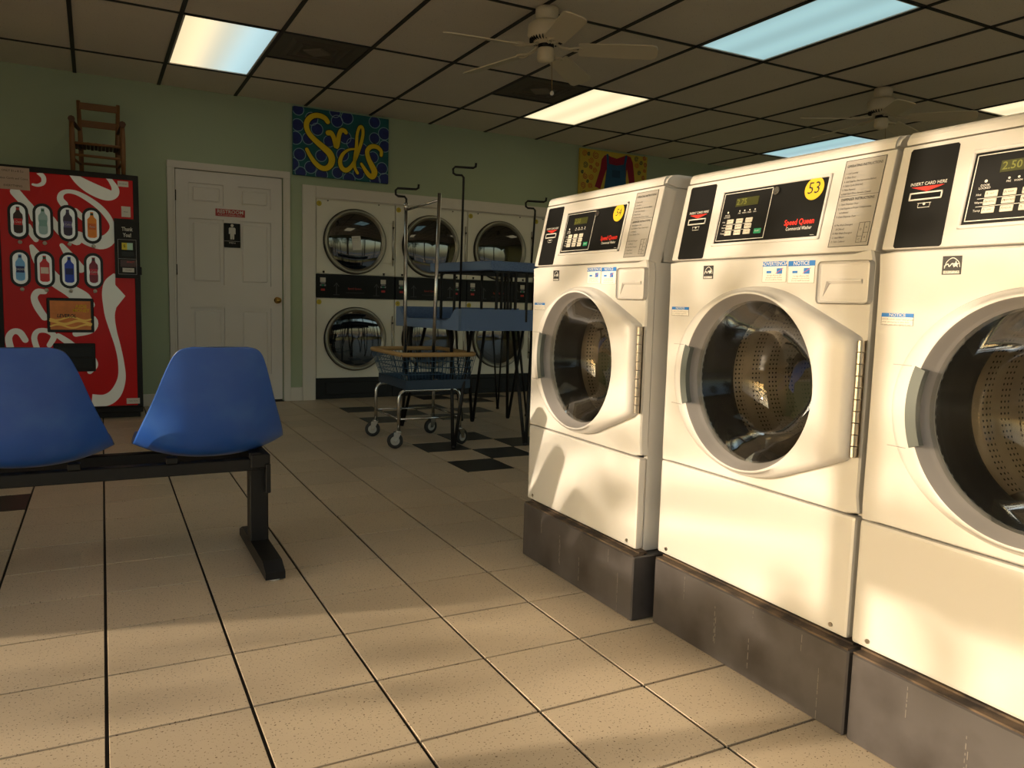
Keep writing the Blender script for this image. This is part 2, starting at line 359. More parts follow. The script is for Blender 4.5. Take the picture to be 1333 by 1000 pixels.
# left wall: storefront glazing from y=-4 to y=1.8
JY = 1.81
b = MB(); b.box(X0-.15, X0, JY, 6.6, 0, H+.2); b.box(X0-.15, X0, Y0-.15, JY, 2.50, H+.2); b.box(X0-.15, X0, Y0-.15, JY, 0, .10); b.box(X0-.15, X0-.02, 1.16, JY, 0, .98)  # last box: unseen low wall added to block the sun from the floor
struct('wall_left', b, WALLG)
b = MB(); b.box(X0-.15, X1+.15, Y0-.15, Y0, 2.45, H+.2); b.box(X0-.15, X1+.15, Y0-.15, Y0, 0, .25); b.box(9.6, X1+.15, Y0-.15, Y0, .25, 2.45)
struct('wall_front', b, WALLG)
def storefront(name, axis, spans, z0, z1, rails):
    fr = MB()
    w = .05
    lo, hi = spans[0], spans[-1]
    def bx(a0, a1, z0, z1, t=.04):
        if axis == 'y': fr.box(X0-.11, X0-.11+t*2, a0, a1, z0, z1, .004)
        else: fr.box(a0, a1, Y0-.11, Y0-.11+t*2, z0, z1, .004)
    bx(lo, hi, z0, z0+w); bx(lo, hi, z1-w, z1)
    for a in spans: bx(a-.05 if a > lo else a, a+.05 if a < hi else a, z0, z1)
    for a0, a1, z, h in rails: bx(a0, a1, z-h/2, z+h/2)
    o = struct(name, fr, ALU)
    for a0, a1 in zip(spans, spans[1:]):
        g = MB()
        if axis == 'y': g.box(X0-.075, X0-.069, a0+.02, a1-.02, z0+.02, z1-.02)
        else: g.box(a0+.02, a1-.02, Y0-.075, Y0-.069, z0+.02, z1-.02)
        obj('pane', g, GLW, o)
storefront('window_1', 'y', [Y0, -3.1, -2.0, -.9, .24, JY], .10, 2.50, [(.24, JY, 1.13, .10), (-.9, .24, 1.50, .13), (-2.0, -.9, 1.50, .13)])
storefront('window_2', 'x', [X0, -1.9, -.3, 1.3, 2.9, 4.6, 6.3, 8.0, 9.6], .25, 2.45, [])  # unseen row, widened with added right-hand panes to bring more daylight to the back
# ceiling: slab above, dark grid, drop panels
CP = .60067; COX, COY = -.1244, 4.4101; CAA = .0088
ceil_root_b = MB(); ceil_root_b.box(X0-.2, X1+.2, Y0-.2, 6.6, H+.14, H+.24)
ceiling = struct('ceiling', ceil_root_b, VENT)
cu_, cv_ = Vector((math.cos(CAA), math.sin(CAA), 0)), Vector((-math.sin(CAA), math.cos(CAA), 0))
def CL(k, v, z=0): return Vector((COX, COY, H+z)) + cu_*CP*k - cv_*CP*2*v
def bar(k0, v0, k1, v1, w=.024):
    a, c = CL(k0, v0), CL(k1, v1); d = (c-a); L = d.length; b = MB(); b.box(0, L, -w/2, w/2, 0, .006); b.box(0, L, -.003, .003, .006, .04)
    return obj('grid_bar', b, GRID, ceiling, loc=tuple(a), rot=(0, 0, math.atan2(d.y, d.x)))
KMIN, KMAX, VMIN, VMAX = -6, 17, -.72, 7
for k in range(KMIN+1, KMAX): bar(k, VMIN, k, VMAX, .026)
for v in range(0, 8): bar(KMIN+.4, v, KMAX-.2, v, .022)
def panel_mesh(name, L0, L1, m):
    b = MB(); b.box(.006, CP-.006, -CP*2*L1+.006, -CP*2*L0-.006, .006, .022, bev=.002)
    bmesh.ops.recalc_face_normals(b.bm, faces=b.bm.faces)
    me = bpy.data.meshes.new(name); b.bm.to_mesh(me); b.bm.free(); me.materials.append(m); return me
PM = panel_mesh('ceiling_panel', 0, 1, CEILP); PH = panel_mesh('ceiling_panel', 0, .5, CEILP); PW = panel_mesh('ceiling_panel', VMIN+1, 1, CEILP)
lights = {(1, 0), (6, 0), (11, 0), (1, 2), (6, 2), (11, 2), (1, 4), (6, 4)}
vents = {(2, 0), (5, 0)}
def put(me, k, v, dz=0, tilt=0):
    o = bpy.data.objects.new('ceiling_panel', me); C.objects.link(o); o.parent = ceiling; p = CL(k, v); o.location = (p.x, p.y, p.z+dz); o.rotation_euler = (tilt, 0, CAA)
    return o
for k in range(KMIN, KMAX-1):
    for v in range(-1, 7):
        if (k, v) in lights: continue
        if v == -1: put(PW, k, -1, random.uniform(0, .001)); continue
        if (k, v) in vents: put(PH, k, v); bar(k, v+.5, k+1, v+.5, .022); continue
        put(PM, k, v, random.uniform(0, .003))
def troffer(k, v, ca, cb, st, label):
    p = CL(k+.5, v+.5); t = thing('ceiling_light', label, 'light', (p.x, p.y, p.z), CAA, 'recessed fluorescent ceiling lights')
    hx, hy = CP/2-.014, CP-.014
    b = MB(); b.box(-hx, -hx+.012, -hy, hy, .004, .03); b.box(hx-.012, hx, -hy, hy, .004, .03); b.box(-hx, hx, -hy, -hy+.012, .004, .03); b.box(-hx, hx, hy-.012, hy, .004, .03)
    b.box(-hx, hx, -hy, hy, .09, .1)
    obj('light_frame', b, TRIMW, t)
    b = MB(); b.box(-hx+.01, hx-.01, -hy+.01, hy-.01, .010, .016); obj('diffuser', b, lamp_mat('diffuser_'+str(len(bpy.data.materials)), ca, cb, st), t)
WARM, COOL, TEALL, YW = (1, .80, .48), (.44, .64, .68), (.32, .52, .54), (1, .85, .52)
troffer(1, 0, WARM, COOL, 1.08, 'ceiling light above the white door, warm on its left half and bluish on its right')
troffer(6, 0, YW, YW, 1.08, 'warm yellow ceiling light beyond the large fan, near the back wall')
troffer(11, 0, TEALL, COOL, 1.08, 'small far pale blue ceiling light just above the washer tops')
troffer(6, 2, TEALL, TEALL, 1.08, 'large bluish white ceiling light at the top of the picture')
troffer(11, 2, YW, YW, 1.08, 'pale ceiling light cut by the right edge above the nearest washer')
troffer(1, 2, WARM, COOL, 1.08, 'ceiling light overhead before the white door, out of frame')
troffer(1, 4, YW, COOL, 1.08, 'ceiling light overhead near the camera, out of frame')
troffer(6, 4, YW, YW, 1.08, 'ceiling light over the nearest washers, out of frame')
for (k, v), lb in zip(((2, 0), (5, 0)), ('dark square ceiling vent beside the two-toned light', 'dark square ceiling vent behind the large fan')):
    p = CL(k+.5, v+.75); t = thing('ceiling_vent', lb, 'vent', tuple(p), CAA, 'ceiling vents'); h = CP/2-.014
    b = MB(); b.box(-h, h, -h, h, .006, .014); obj('backing', b, VENT, t)
    for r in (.21, .14): 
        b = MB(); b.lathe([(r*1.41, .006), (r*1.2, -.004), (r*1.12, .006)], (0, 0, 0), 'z', 4, smooth=False); o = obj('louvre', b, VENT, t); o.rotation_euler = (0, 0, PI/4)
    b = MB(); b.lathe([(.0, -.008), (.09, -.006), (.10, .004)], (0, 0, 0), 'z', 4, smooth=False); obj('diffuser_cone', b, mat('vent_cone', S(130, 120, 104), .6), t)
# trims on the back wall
def trim(name, u0, u1, z0, z1, th=.018, d0=0, bev=.003, m=TRIMW, extra=None):
    b = MB(); b.box(u0, u1, -(d0+th), -d0, z0, z1, bev)
    if extra: extra(b)
    return struct(name, b, m, loc=tuple(WN*WC), rot=WR)
trim('baseboard_back', -4.0, .66, 0, .105, .014)
trim('baseboard_door', 1.676, 1.785, 0, .125, .014)
def casing(name, u0, u1, zt, w, th=.02):
    b = MB()
    b.box(u0, u0+w, -th, 0, 0, zt-w, .003); b.box(u1-w, u1, -th, 0, 0, zt-w, .003); b.box(u0, u1, -th, 0, zt-w, zt, .003)
    b.box(u0+w*.72, u0+w*.8, -th-.004, -th, 0, zt-w*.75, .001); b.box(u1-w*.8, u1-w*.72, -th-.004, -th, 0, zt-w*.75, .001); b.box(u0+w*.72, u1-w*.72, -th-.004, -th, zt-w*.8, zt-w*.72, .001)
    return struct(name, b, TRIMW, loc=tuple(WN*WC), rot=WR)
casing('trim_1', .662, 1.676, 2.062, .06)
b = MB(); b.box(1.785, 1.905, -.022, 0, 0, 1.965, .003); b.box(1.905, 5.10, -.022, 0, 1.862, 1.965, .003); b.box(5.02, 5.12, -.022, 0, 0, 1.862, .003)
b.box(1.905, 5.02, .002, .10, 1.853, 1.925); struct('trim_2', b, TRIMW, loc=tuple(WN*WC), rot=WR)
# the door
b = MB(); u0, u1, z0, z1 = .728, 1.606, .02, 1.998
b.box(u0, u1, .018, .04, z0, z1)
PAN = [(.83, 1.11, 1.715, 1.895), (1.232, 1.508, 1.715, 1.895), (.83, 1.11, 1.04, 1.60), (1.232, 1.508, 1.04, 1.60), (.83, 1.11, .25, .845), (1.232, 1.508, .25, .845)]
for a, c in ((u0, .83), (1.11, 1.232), (1.508, u1)): b.box(a, c, 0, .019, z0, z1)
for a, c in ((.83, 1.11), (1.232, 1.508)):
    for p, q in ((z0, .25), (.845, 1.04), (1.60, 1.715), (1.895, z1)): b.box(a, c, 0, .019, p, q)
door = struct('door_1', b, DOORW, loc=tuple(WN*WC), rot=WR)
for a, c, p, q in PAN:
    b = MB(); b.box(a+.002, c-.002, .012, .019, p+.002, q-.002); b.box(a+.030, c-.030, .002, .014, p+.030, q-.030, .010); obj('door_panel', b, DOORW, door)
b = MB(); b.lathe([(.0, -.062), (.018, -.06), (.027, -.048), (.026, -.036), (.013, -.024), (.012, -.008), (.028, -.006), (.03, 0)], (1.562, 0, .92), 'y', 20); obj('door_knob', b, BRASS, door)
for z in (1.78, 1.16, .32):
    b = MB(); b.box(u0-.008, u0+.004, -.008, .002, z-.045, z+.045, .002); obj('hinge', b, BLACKM, door)
b = MB(); b.box(u0, u1, .03, .04, 0, z0); b.box(u0-.01, u1+.01, -.01, .14, 0, .006); obj('threshold', b, BLACK, door)
# signs
def sign_at(name, u, z, label, d=0.0): 
    p = WP(u, d, z); return thing(name, label, 'sign', tuple(p), WA)
t = sign_at('restroom_sign', 1.165, 1.663, 'small red RESTROOM sticker on the white door')
b = MB(); b.box(-.122, .122, -.003, -.0005, -.031, .031); obj('plate', b, mat('dull_red_sign', S(176, 50, 50), .5), t)
b = MB(); b.text('RESTROOM', 0, .008, .043, -.0036, 'CENTER', .98, bold=.015); b.text('FOR CUSTOMERS ONLY', 0, -.02, .017, -.0036, 'CENTER', 1.1); obj('lettering', b, WINK, t)
t = sign_at('men_sign', 1.178, 1.472, 'black men restroom sign with a white figure on the white door')
b = MB(); b.box(-.068, .068, -.006, -.0005, -.104, .104, .006, 2); obj('plate', b, BLACKP, t)
b = MB(); b.disc(0, .085, .013, -.0075, -.006)
b.poly([(-.02, .068), (.02, .068), (.028, .06), (.028, .012), (.019, .012), (.018, .03), (.016, -.034), (.002, -.034), (0, 0), (-.002, -.034), (-.016, -.034), (-.018, .03), (-.019, .012), (-.028, .012), (-.028, .06)], -.0075, -.006)
obj('figure', b, WINK, t)
b = MB(); b.box(-.066, .066, -.0072, -.006, -.050, -.048); b.text('MEN', 0, -.065, .018, -.0074, 'CENTER', 1.5); obj('lettering', b, WINK, t)

# ------------------------------------------------------------------ washers
DC = (.362, .777)
def hull_outline(n=96, rx=.285, rz=.247, hx=.684, hz=.135, cx=DC[0], cz=DC[1]):
    """radius of the door outline per angle: ellipse joined to the straight hinge edge"""
    pts = [(cx+rx*math.cos(a), cz+rz*math.sin(a)) for a in [2*PI*i/180 for i in range(180)]] + [(hx, cz-hz-.006), (hx, cz+hz-.006), (hx-.004, cz+hz), (hx-.004, cz-hz)]
    pts = sorted(set(pts)); cr = lambda o, a, b: (a[0]-o[0])*(b[1]-o[1])-(a[1]-o[1])*(b[0]-o[0])
    def half(P):
        h = []
        for p in P:
            while len(h) >= 2 and cr(h[-2], h[-1], p) <= 0: h.pop()
            h.append(p)
        return h[:-1]
    hull = half(pts)+half(pts[::-1]); out = []
    for i in range(n):
        a = 2*PI*i/n; d = (math.cos(a), math.sin(a)); best = 0
        for p, q in zip(hull, hull[1:]+hull[:1]):
            ex, ez = q[0]-p[0], q[1]-p[1]; den = d[0]*ez-d[1]*ex
            if abs(den) < 1e-12: continue
            px, pz = p[0]-cx, p[1]-cz; t = (px*ez-pz*ex)/den; s = (px*d[1]-pz*d[0])/den
            if t > 0 and -1e-6 <= s <= 1+1e-6: best = max(best, t)
        out.append(best)
    return out
def ringstrip(b, rings, n, c=DC, close=False):
    """rings = list of (radius list or number, y)"""
    R = []
    for r, y in rings:
        R.append([b.bm.verts.new((c[0]+(r[i] if isinstance(r, list) else r)*math.cos(2*PI*i/n), y, c[1]+(r[i] if isinstance(r, list) else r)*math.sin(2*PI*i/n))) for i in range(n)])
    for p, q in zip(R, R[1:]):
        for i in range(n): b.bm.faces.new((p[i], p[(i+1) % n], q[(i+1) % n], q[i])).smooth = True
    return b.done()
WW = .703
def make_washer(loc, label):
    t = thing('washing_machine', label, 'washing machine', loc, -PI/2, 'front-loading washing machines in a row')
    b = MB(); b.box(.004, .022, .030, .74, .205, 1.098, .002); b.box(WW-.022, WW-.004, .030, .74, .205, 1.098, .002); b.box(.02, WW-.02, .72, .74, .205, 1.098); b.box(.02, WW-.02, .03, .74, .205, .22); b.box(.02, WW-.02, .06, .74, 1.08, 1.098)
    obj('cabinet', b, WHITE, t)
    b = MB(); b.box(.030, .732, -.030, .72, 0, .203, .004); obj('plinth', b, BASEM, t, label='dark brown-grey steel plinth')
    b = MB(); b.box(.032, .728, -.027, .012, .2025, .207); b.box(.03, .72, .0, .03, .205, .212); obj('dust_ledge', b, DUST, t, label='brown lint and dirt along the ledge')
    b = MB(); rd = random.Random(3)
    for x, za, zb in ((.17, .19, .13), (.30, .15, .05), (.305, .12, .04), (.43, .11, .02), (.60, .19, .14), (.655, .13, .01), (.44, .19, .17)):
        q = za
        while q > zb: h = rd.uniform(.004, .02); b.box(x-.0007, x+.0007+rd.uniform(0, .001), -.0306, -.0298, q-h, q); q -= h+rd.uniform(.002, .01)
    o = obj('dried_drips', b, mat('dried_soap', S(112, 106, 100), .8) if 'dried_soap' not in bpy.data.materials else bpy.data.materials['dried_soap'], t); o['kind'] = 'stuff'
    # lower front panel and screws
    b = MB(); b.box(.002, WW-.002, 0, .028, .214, .5015, .008, 2); obj('lower_panel', b, WHITE, t)
    for a in (.045, .655):
        b = MB(); b.disc(a, .232, .0055, -.003, .001, 10); obj('screw', b, STEEL, t)
    # front panel with a round hole
    n = 96; b = MB(); x0, x1, z0, z1 = .002, WW-.002, .505, 1.0985
    rr = []
    for i in range(n):
        a = 2*PI*i/n; c, s = math.cos(a), math.sin(a); k = []
        if c > 1e-9: k.append((x1-DC[0])/c)
        if c < -1e-9: k.append((x0-DC[0])/c)
        if s > 1e-9: k.append((z1-DC[1])/s)
        if s < -1e-9: k.append((z0-DC[1])/s)
        rr.append(min(k))
    # snap the nearest rays onto the true corners
    for cx, cz in ((x0, z0), (x1, z0), (x0, z1), (x1, z1)):
        ang = math.atan2(cz-DC[1], cx-DC[0]) % (2*PI); i = round(ang/(2*PI)*n) % n; rr[i] = math.hypot(cx-DC[0], cz-DC[1])*math.cos(ang-2*PI*i/n)
    ringstrip(b, [([r-.004 for r in rr], .0), (.214, 0), (.210, .012)], n)
    ringstrip(b, [([r-.004 for r in rr], .0), (rr, .005), (rr, .028)], n)
    for f in b.bm.faces: f.smooth = False
    fp = obj('front_panel', b, WHITE, t)
    # door
    out = hull_outline(n)
    b = MB(); ringstrip(b, [([r+.002 for r in out], 0), ([r for r in out], -.022), ([r-.006 for r in out], -.033), ([r-.018 for r in out], -.040), (.236, -.043), (.229, -.041)], n)
    dr = obj('door', b, WHITE2, t)
    b = MB(); ringstrip(b, [(.229, -.041), (.226, -.036), (.219, -.014), (.2165, -.010), (.2135, -.004), (.209, .004)], n); obj('inner_bezel', b, GREYP, dr)
    b = MB(); b.lathe([(.212, -.006), (.206, .004), (.19, .035), (.165, .085), (.135, .115), (.08, .130), (.0001, .134)], (DC[0], 0, DC[1]), 'y', 64); obj('door_glass', b, GLD, dr)
    b = MB()
    for k in range(15):
        a0 = PI-.36+.72*k/15; a1 = PI-.36+.72*(k+1)/15
        P = [(DC[0]+r*math.cos(a), DC[1]+r*math.sin(a)) for r, a in ((.216, a0), (.240, a0), (.240, a1), (.216, a1))]
        b.poly(P, -.0446, -.030)
    obj('handle_recess', b, GREYD, dr, label='grey-green grip recess at the door edge')
    b = MB()
    for z in (.861, .690):
        b = MB(); b.box(.085, .133, -.0415, -.0395, z-.0008, z+.0008); obj('handle_seam', b, GREYP, dr)
    b = MB(); b.box(.692, .7005, -.003, -.0005, .640, .905, .001); hp = obj('hinge', b, STEEL, t)
    for k in range(10):
        b = MB(); z = .640+k*.0265; b.tube([(.691, -.012, z+.0012), (.691, -.012, z+.0253)], .0085, 12)
        for f in b.bm.faces: f.smooth = False
        obj('knuckle', b, STEEL, hp)
    # drum
    b = MB(); b.lathe([(.2105, .010), (.207, .03), (.214, .07), (.202, .10), (.206, .125)], (DC[0], 0, DC[1]), 'y', 64); obj('gasket', b, RUBBER, t)
    b = MB(); b.lathe([(.205, .12), (.235, .128), (.262, .14), (.262, .20), (.262, .30), (.262, .40), (.262, .52)], (DC[0], 0, DC[1]), 'y', 72, uv=True)
    drm = obj('drum', b, DRUM, t)
    prof = [(.262, .52)] + [(.262-.262*k/24, .525+.010*math.sin(k*1.05)-.03*(k/24)) for k in range(1, 24)] + [(.0005, .49)]
    b = MB(); b.lathe(prof, (DC[0], 0, DC[1]), 'y', 64); obj('drum_back', b, STEEL, drm)
    for k in range(3):
        a = PI/2+.5+2*PI*k/3; b = MB(); pts = []
        c, s = math.cos(a), math.sin(a); T_ = Vector((-s, 0, c)); Rr = Vector((c, 0, s)); ctr = Vector((DC[0], 0, DC[1]))
        q = [[ctr+Rr*r+T_*w*(1 if e else .8)+Vector((0, y, 0)) for r, w in ((.262, .045), (.235, .03), (.205, .012), (.200, 0), (.205, -.012), (.235, -.03), (.262, -.045))] for e, y in ((0, .16), (1, .22), (1, .44), (0, .50))]
        V = [[b.bm.verts.new(v) for v in r] for r in q]
        for r0, r1 in zip(V, V[1:]):
            for i in range(6): b.bm.faces.new((r0[i], r0[i+1], r1[i+1], r1[i])).smooth = True
        b.bm.faces.new(V[0]); b.bm.faces.new(V[-1][::-1]); b.done(); obj('lifter', b, STEEL, drm)
    # dispenser drawer
    b = MB(); b.box(.553, .700, -.0022, .003, .984, 1.083, .010, 3); dd = obj('dispenser_drawer', b, WHITE, t)
    b = MB(); b.box(.555, .698, -.0030, -.0012, .986, 1.081, .010, 3); o = obj('drawer_face', b, WHITE2, dd)
    b = MB(); b.poly([(.570, 1.002), (.578, 1.036), (.60, 1.0405), (.64, 1.0415), (.676, 1.038), (.64, 1.036), (.60, 1.034), (.586, 1.029)], -.0042, -.0028); obj('drawer_pull', b, GREYP, dd)
    b = MB(); b.prismx([(-.003, 1.041), (-.008, 1.040), (-.008, 1.036), (-.003, 1.030)], .585, .676); obj('pull_lip', b, WHITE2, dd)
    # stickers on the front panel
    b = MB(); b.box(.148, .188, -.0008, .0002, 1.047, 1.084); b.slot(1); b.box(.151, .185, -.0012, -.0004, 1.049, 1.0545); b.stroke([(.153, 1.060, .0015), (.158, 1.073, .0015), (.170, 1.080, .0015), (.182, 1.072, .0015), (.185, 1.062, .0015)], -.0012, 0)
    b.stroke([(.153, 1.064, .002), (.160, 1.068, .002), (.163, 1.063, .002), (.169, 1.069, .002), (.172, 1.064, .002)], -.0012, 0)
    b.poly([(.1765+r*math.cos(PI/2+k*PI/5), 1.067+r*math.sin(PI/2+k*PI/5)) for k, r in zip(range(10), (.0075, .003)*5)], -.0013, -.0006)
    b.slot(0); b.text('ENERGY STAR', .168, 1.0518, .006, -.0013, 'CENTER')
    obj('efficiency_sticker', b, [INK, WINK], t, label='small black and white square sticker')
    def notice(x0, x1, z0, z1, head, pics):
        b = MB(); b.box(x0, x1, -.0008, .0002, z0, z1); b.slot(1); hz = (z1-z0)*(.24 if pics else .32); b.box(x0, x1, -.0012, -.0004, z1-hz, z1)
        b.slot(2); b.text(head, (x0+x1)/2, z1-hz/2, hz*1.05, -.0014, 'CENTER', 1.25 if not pics else 1.0, bold=.01)
        b.slot(3)
        if pics:
            for k, tx in enumerate(('Use high efficiency (HE)', 'detergent in this machine.', 'Do not overfill the drawer.')): b.text(tx, (x0+x1)/2, z0+.017-k*.0055, .0052, -.0010, 'CENTER')
            b.slot(1); b.box(x0+.014, x0+.030, -.0012, -.0005, z1-hz-.017, z1-hz-.011); b.box((x0+x1)/2+.008, (x0+x1)/2+.026, -.0012, -.0005, z1-hz-.019, z1-hz-.005)
            b.slot(4); cx, cz = (x0+x1)/2+.017, z1-hz-.012; b.stroke([(cx-.012, cz-.006, .0012), (cx+.012, cz+.007, .0012)], -.0014, 0)
        else:
            for k, tx in enumerate(('DOOR LOCK LIGHT must go out', 'when attempting to open door.', 'If open, push door tightly to seal.')): b.text(tx, x0+.002, z1-hz-.005-k*.0055, .0052, -.0010)
        b.slot(3)
        for q in ((x0, x1, z0, z0+.0006), (x0, x1, z1-.0006, z1), (x0, x0+.0006, z0, z1), (x1-.0006, x1, z0, z1)): b.box(q[0], q[1], -.0010, -.0004, q[2], q[3])
        obj('notice_sticker', b, [PAPER, BLUEP, WINK, INKG, RED], t, label='white sticker with a blue %s heading' % head)
    notice(.372, .452, 1.036, 1.088, 'ADVERTENCIA', True); notice(.457, .539, 1.033, 1.087, 'NOTICE', True); notice(.018, .094, .941, .967, 'NOTICE', False)
    # sloped control panel, local frame: x across, z up the slope
    TL = -.215
    cp = MB(); cp.box(.003, WW-.003, 0, .05, .002, .2305, .005, 2); cpo = obj('control_panel', cp, WHITE, t, loc=(0, 0, 1.101), rot=(TL, 0, 0))
    b = MB(); b.prismx([(.0600, 1.100), (.0600, 1.32), (.74, 1.32), (.74, 1.100)], .006, WW-.006); obj('control_housing', b, WHITE, t)
    b = MB(); c_, s_ = math.cos(TL), math.sin(TL)
    def sl(y, z): return (y*c_-z*s_, 1.101+y*s_+z*c_)
    prof = [sl(0, .2325), sl(0, .247), sl(.003, .256), sl(.010, .2635), sl(.022, .268), (.10, 1.3615), (.74, 1.3615), (.74, 1.31), sl(.05, .2325)]
    b.prismx(prof, .004, WW-.004); bmesh.ops.bevel(b.bm, geom=[e for e in b.bm.edges if abs(e.verts[0].co.x-e.verts[1].co.x) < 1e-6], offset=.007, segments=3, affect='EDGES'); b.done()
    obj('top_cap', b, WHITE, t)
    Y = -.0015
    b = MB(); b.poly([(.026, .215), (.030, .220), (.130, .220), (.134, .216), (.140, .008), (.136, .004), (.036, .004), (.032, .008)], Y, 0)
    b.slot(1); b.text('INSERT CARD HERE', .083, .1405, .0098, Y-.0005, 'CENTER', .95); b.box(.046, .120, Y-.002, Y, .105, .108); b.box(.046, .120, Y-.002, Y, .119, .122); b.box(.046, .049, Y-.002, Y, .105, .122); b.box(.117, .120, Y-.002, Y, .105, .122)
    b.stroke([(.070, .0985, .0012), (.070, .089, .0012), (.096, .089, .0012), (.096, .0985, .0012)], Y-.0005, 0, 1); b.stroke([(.068, .0985, .0012), (.098, .0985, .0012)], Y-.0005, 0, 1); b.disc(.083, .0965, .003, Y-.0006, Y, 8)
    b.slot(2); b.poly([(.046, .1345), (.120, .1345), (.083, .1235)], Y-.0006, Y); b.slot(3); b.box(.049, .117, Y-.0008, Y-.0002, .108, .119)
    obj('card_reader', b, [BLACKP, WINK, RED, BLACK], cpo, label='black card reader plate with a red arrow')
    # recessed bezel and black console
    b = MB(); bx = (.166, .538, .036, .197)
    for q in ((bx[0], bx[1], bx[2], bx[2]+.008), (bx[0], bx[1], bx[3]-.008, bx[3]), (bx[0], bx[0]+.008, bx[2], bx[3]), (bx[1]-.008, bx[1], bx[2], bx[3])): b.box(q[0], q[1], -.004, 0, q[2], q[3], .0018)
    obj('console_bezel', b, WHITE2, cpo)
    b = MB(); b.box(.174, .530, Y, 0, .044, .189); b.slot(1); yy = Y-.0006
    fr = (.179, .356, .050, .184)
    for q in ((fr[0], fr[1], fr[2], fr[2]+.0016), (fr[0], fr[1], fr[3]-.0016, fr[3]), (fr[0], fr[0]+.0016, fr[2], fr[3]), (fr[1]-.0016, fr[1], fr[2], fr[3])): b.box(q[0], q[1], yy, Y, q[2], q[3])
    for z in (.0945, .0785): b.box(.196, .300, yy, Y, z-.0005, z+.0005)
    for z, s in ((.1025, 'Hot'), (.0865, 'Warm'), (.0705, 'Temp')): b.text(s, .192, z, .0065, yy-.0001)
    for x, s in ((.250, 'PRE'), (.268, 'WASH'), (.287, 'RINSE'), (.306, 'SPIN')): b.text(s, x, .124, .0055, yy, 'CENTER'); b.disc(x, .1305, .0022, yy, Y, 8)
    b.text('DOOR', .206, .121, .006, yy, 'CENTER'); b.text('LOCKED', .206, .1155, .006, yy, 'CENTER'); b.disc(.206, .1295, .003, yy, Y, 8)
    b.text('Commercial Washer', .428, .0672, .0125, yy, 'LEFT', .76); b.box(.508, .520, yy, Y, .048, .0487)
    b.slot(2); b.text('Speed Queen', .419, .0835, .0205, yy, 'LEFT', .84, bold=.02)
    co = obj('console', b, [BLACKP, WINK, RED], cpo, label='black console with the maker lettering in red')
    b = MB(); b.disc(.372, .171, .0105, Y-.006, Y, 20); b.disc(.372, .171, .006, Y-.0075, Y-.005, 6); obj('lock', b, CHROME, cpo)
    for r, z in enumerate((.1025, .0865, .0705)):
        for c, x in enumerate((.2225, .2575, .2925)):
            b = MB(); b.box(x-.0125, x+.0125, Y-.0022, Y, z-.0063, z+.0063, .0016, 2); b.slot(1); b.text(('HOT', 'WARM', 'COLD', 'NORMAL', 'PERM PRESS', 'DELICATE', 'LOW', 'MEDIUM', 'HIGH')[r*3+c], x+.002, z, .0048, Y-.0023, 'CENTER', .8); b.stroke([(x-.010, z-.002, .0008), (x-.008, z+.003, .0008), (x-.006, z-.002, .0008)], Y-.0023, 0, 2)
            obj('keypad_button', b, [KEYW, INK], cpo)
    b = MB(); b.box(.319, .344, Y-.0022, Y, .0635, .077, .0016, 2); b.slot(1); b.text('START', .3315, .0702, .006, Y-.0023, 'CENTER'); obj('start_button', b, [GREENK, WINK], cpo, label='green start button')
    b = MB(); b.box(.570, .678, Y, 0, .014, .220); b.slot(1)
    for q in ((.570, .678, .014, .0152), (.570, .678, .2188, .220), (.570, .5712, .014, .220), (.6768, .678, .014, .220)): b.box(q[0], q[1], Y-.0004, Y, q[2], q[3])
    b.box(.570, .678, Y-.0004, Y, .1335, .1342)
    b.text('OPERATING INSTRUCTIONS', .624, .2055, .0088, Y-.0005, 'CENTER', .84, bold=.012); b.text('DISPENSER INSTRUCTIONS', .624, .1255, .0088, Y-.0005, 'CENTER', .84, bold=.012)
    for k, s in enumerate(('1. Load Laundry', '2. Close Door', '3. Add Supplies (See Instructions Below)', '4. Select Cycle (Selected)', '5. Make Payment', '6. Push Start (Door Remains Closed)')): b.text(s, .576, .1885-k*.0098, .0064, Y-.0005, 'LEFT', .82)
    for k, s in enumerate(('1. Open Dispenser Door', '2. Load Supplies in Proper Compartments', '    as Indicated', '3. Close Dispenser Door', '', 'A. Pre Wash Detergent', '    (If Offered)', 'B. Main Wash Detergent', 'C. Liquid Bleach', 'D. Fabric Softener')): b.text(s, .576, .1145-k*.0098, .0064, Y-.0005, 'LEFT', .82)
    for q in ((.644, .672, .022, .0228), (.644, .672, .068, .0688), (.644, .6448, .022, .068), (.6712, .672, .022, .068), (.658, .6588, .022, .068), (.644, .658, .036, .0368), (.658, .672, .044, .0448)): b.box(q[0], q[1], Y-.0004, Y, q[2], q[3])
    for s, x, z in (('D', .651, .052), ('A', .665, .056), ('C', .651, .029), ('B', .665, .033)): b.text(s, x, z, .007, Y-.0005, 'CENTER')
    obj('instruction_plate', b, [TANL, INK], cpo, label='grey plate of printed operating instructions')
    return t, cpo
w53, cp53 = make_washer((1.52, -.265, 0), 'white front-loading washer numbered 53, the middle one of the three')
w54 = dup(w53, (1.46, .465, 0), 'white front-loading washer numbered 54, farthest of the three at the row end')
w52 = dup(w53, (1.52, -.976, 0), 'white front-loading washer nearest the camera, cut off by the right edge')
def cpof(w): return [o for o in C.objects if o.parent == w and o.name.startswith('control_panel')][0]
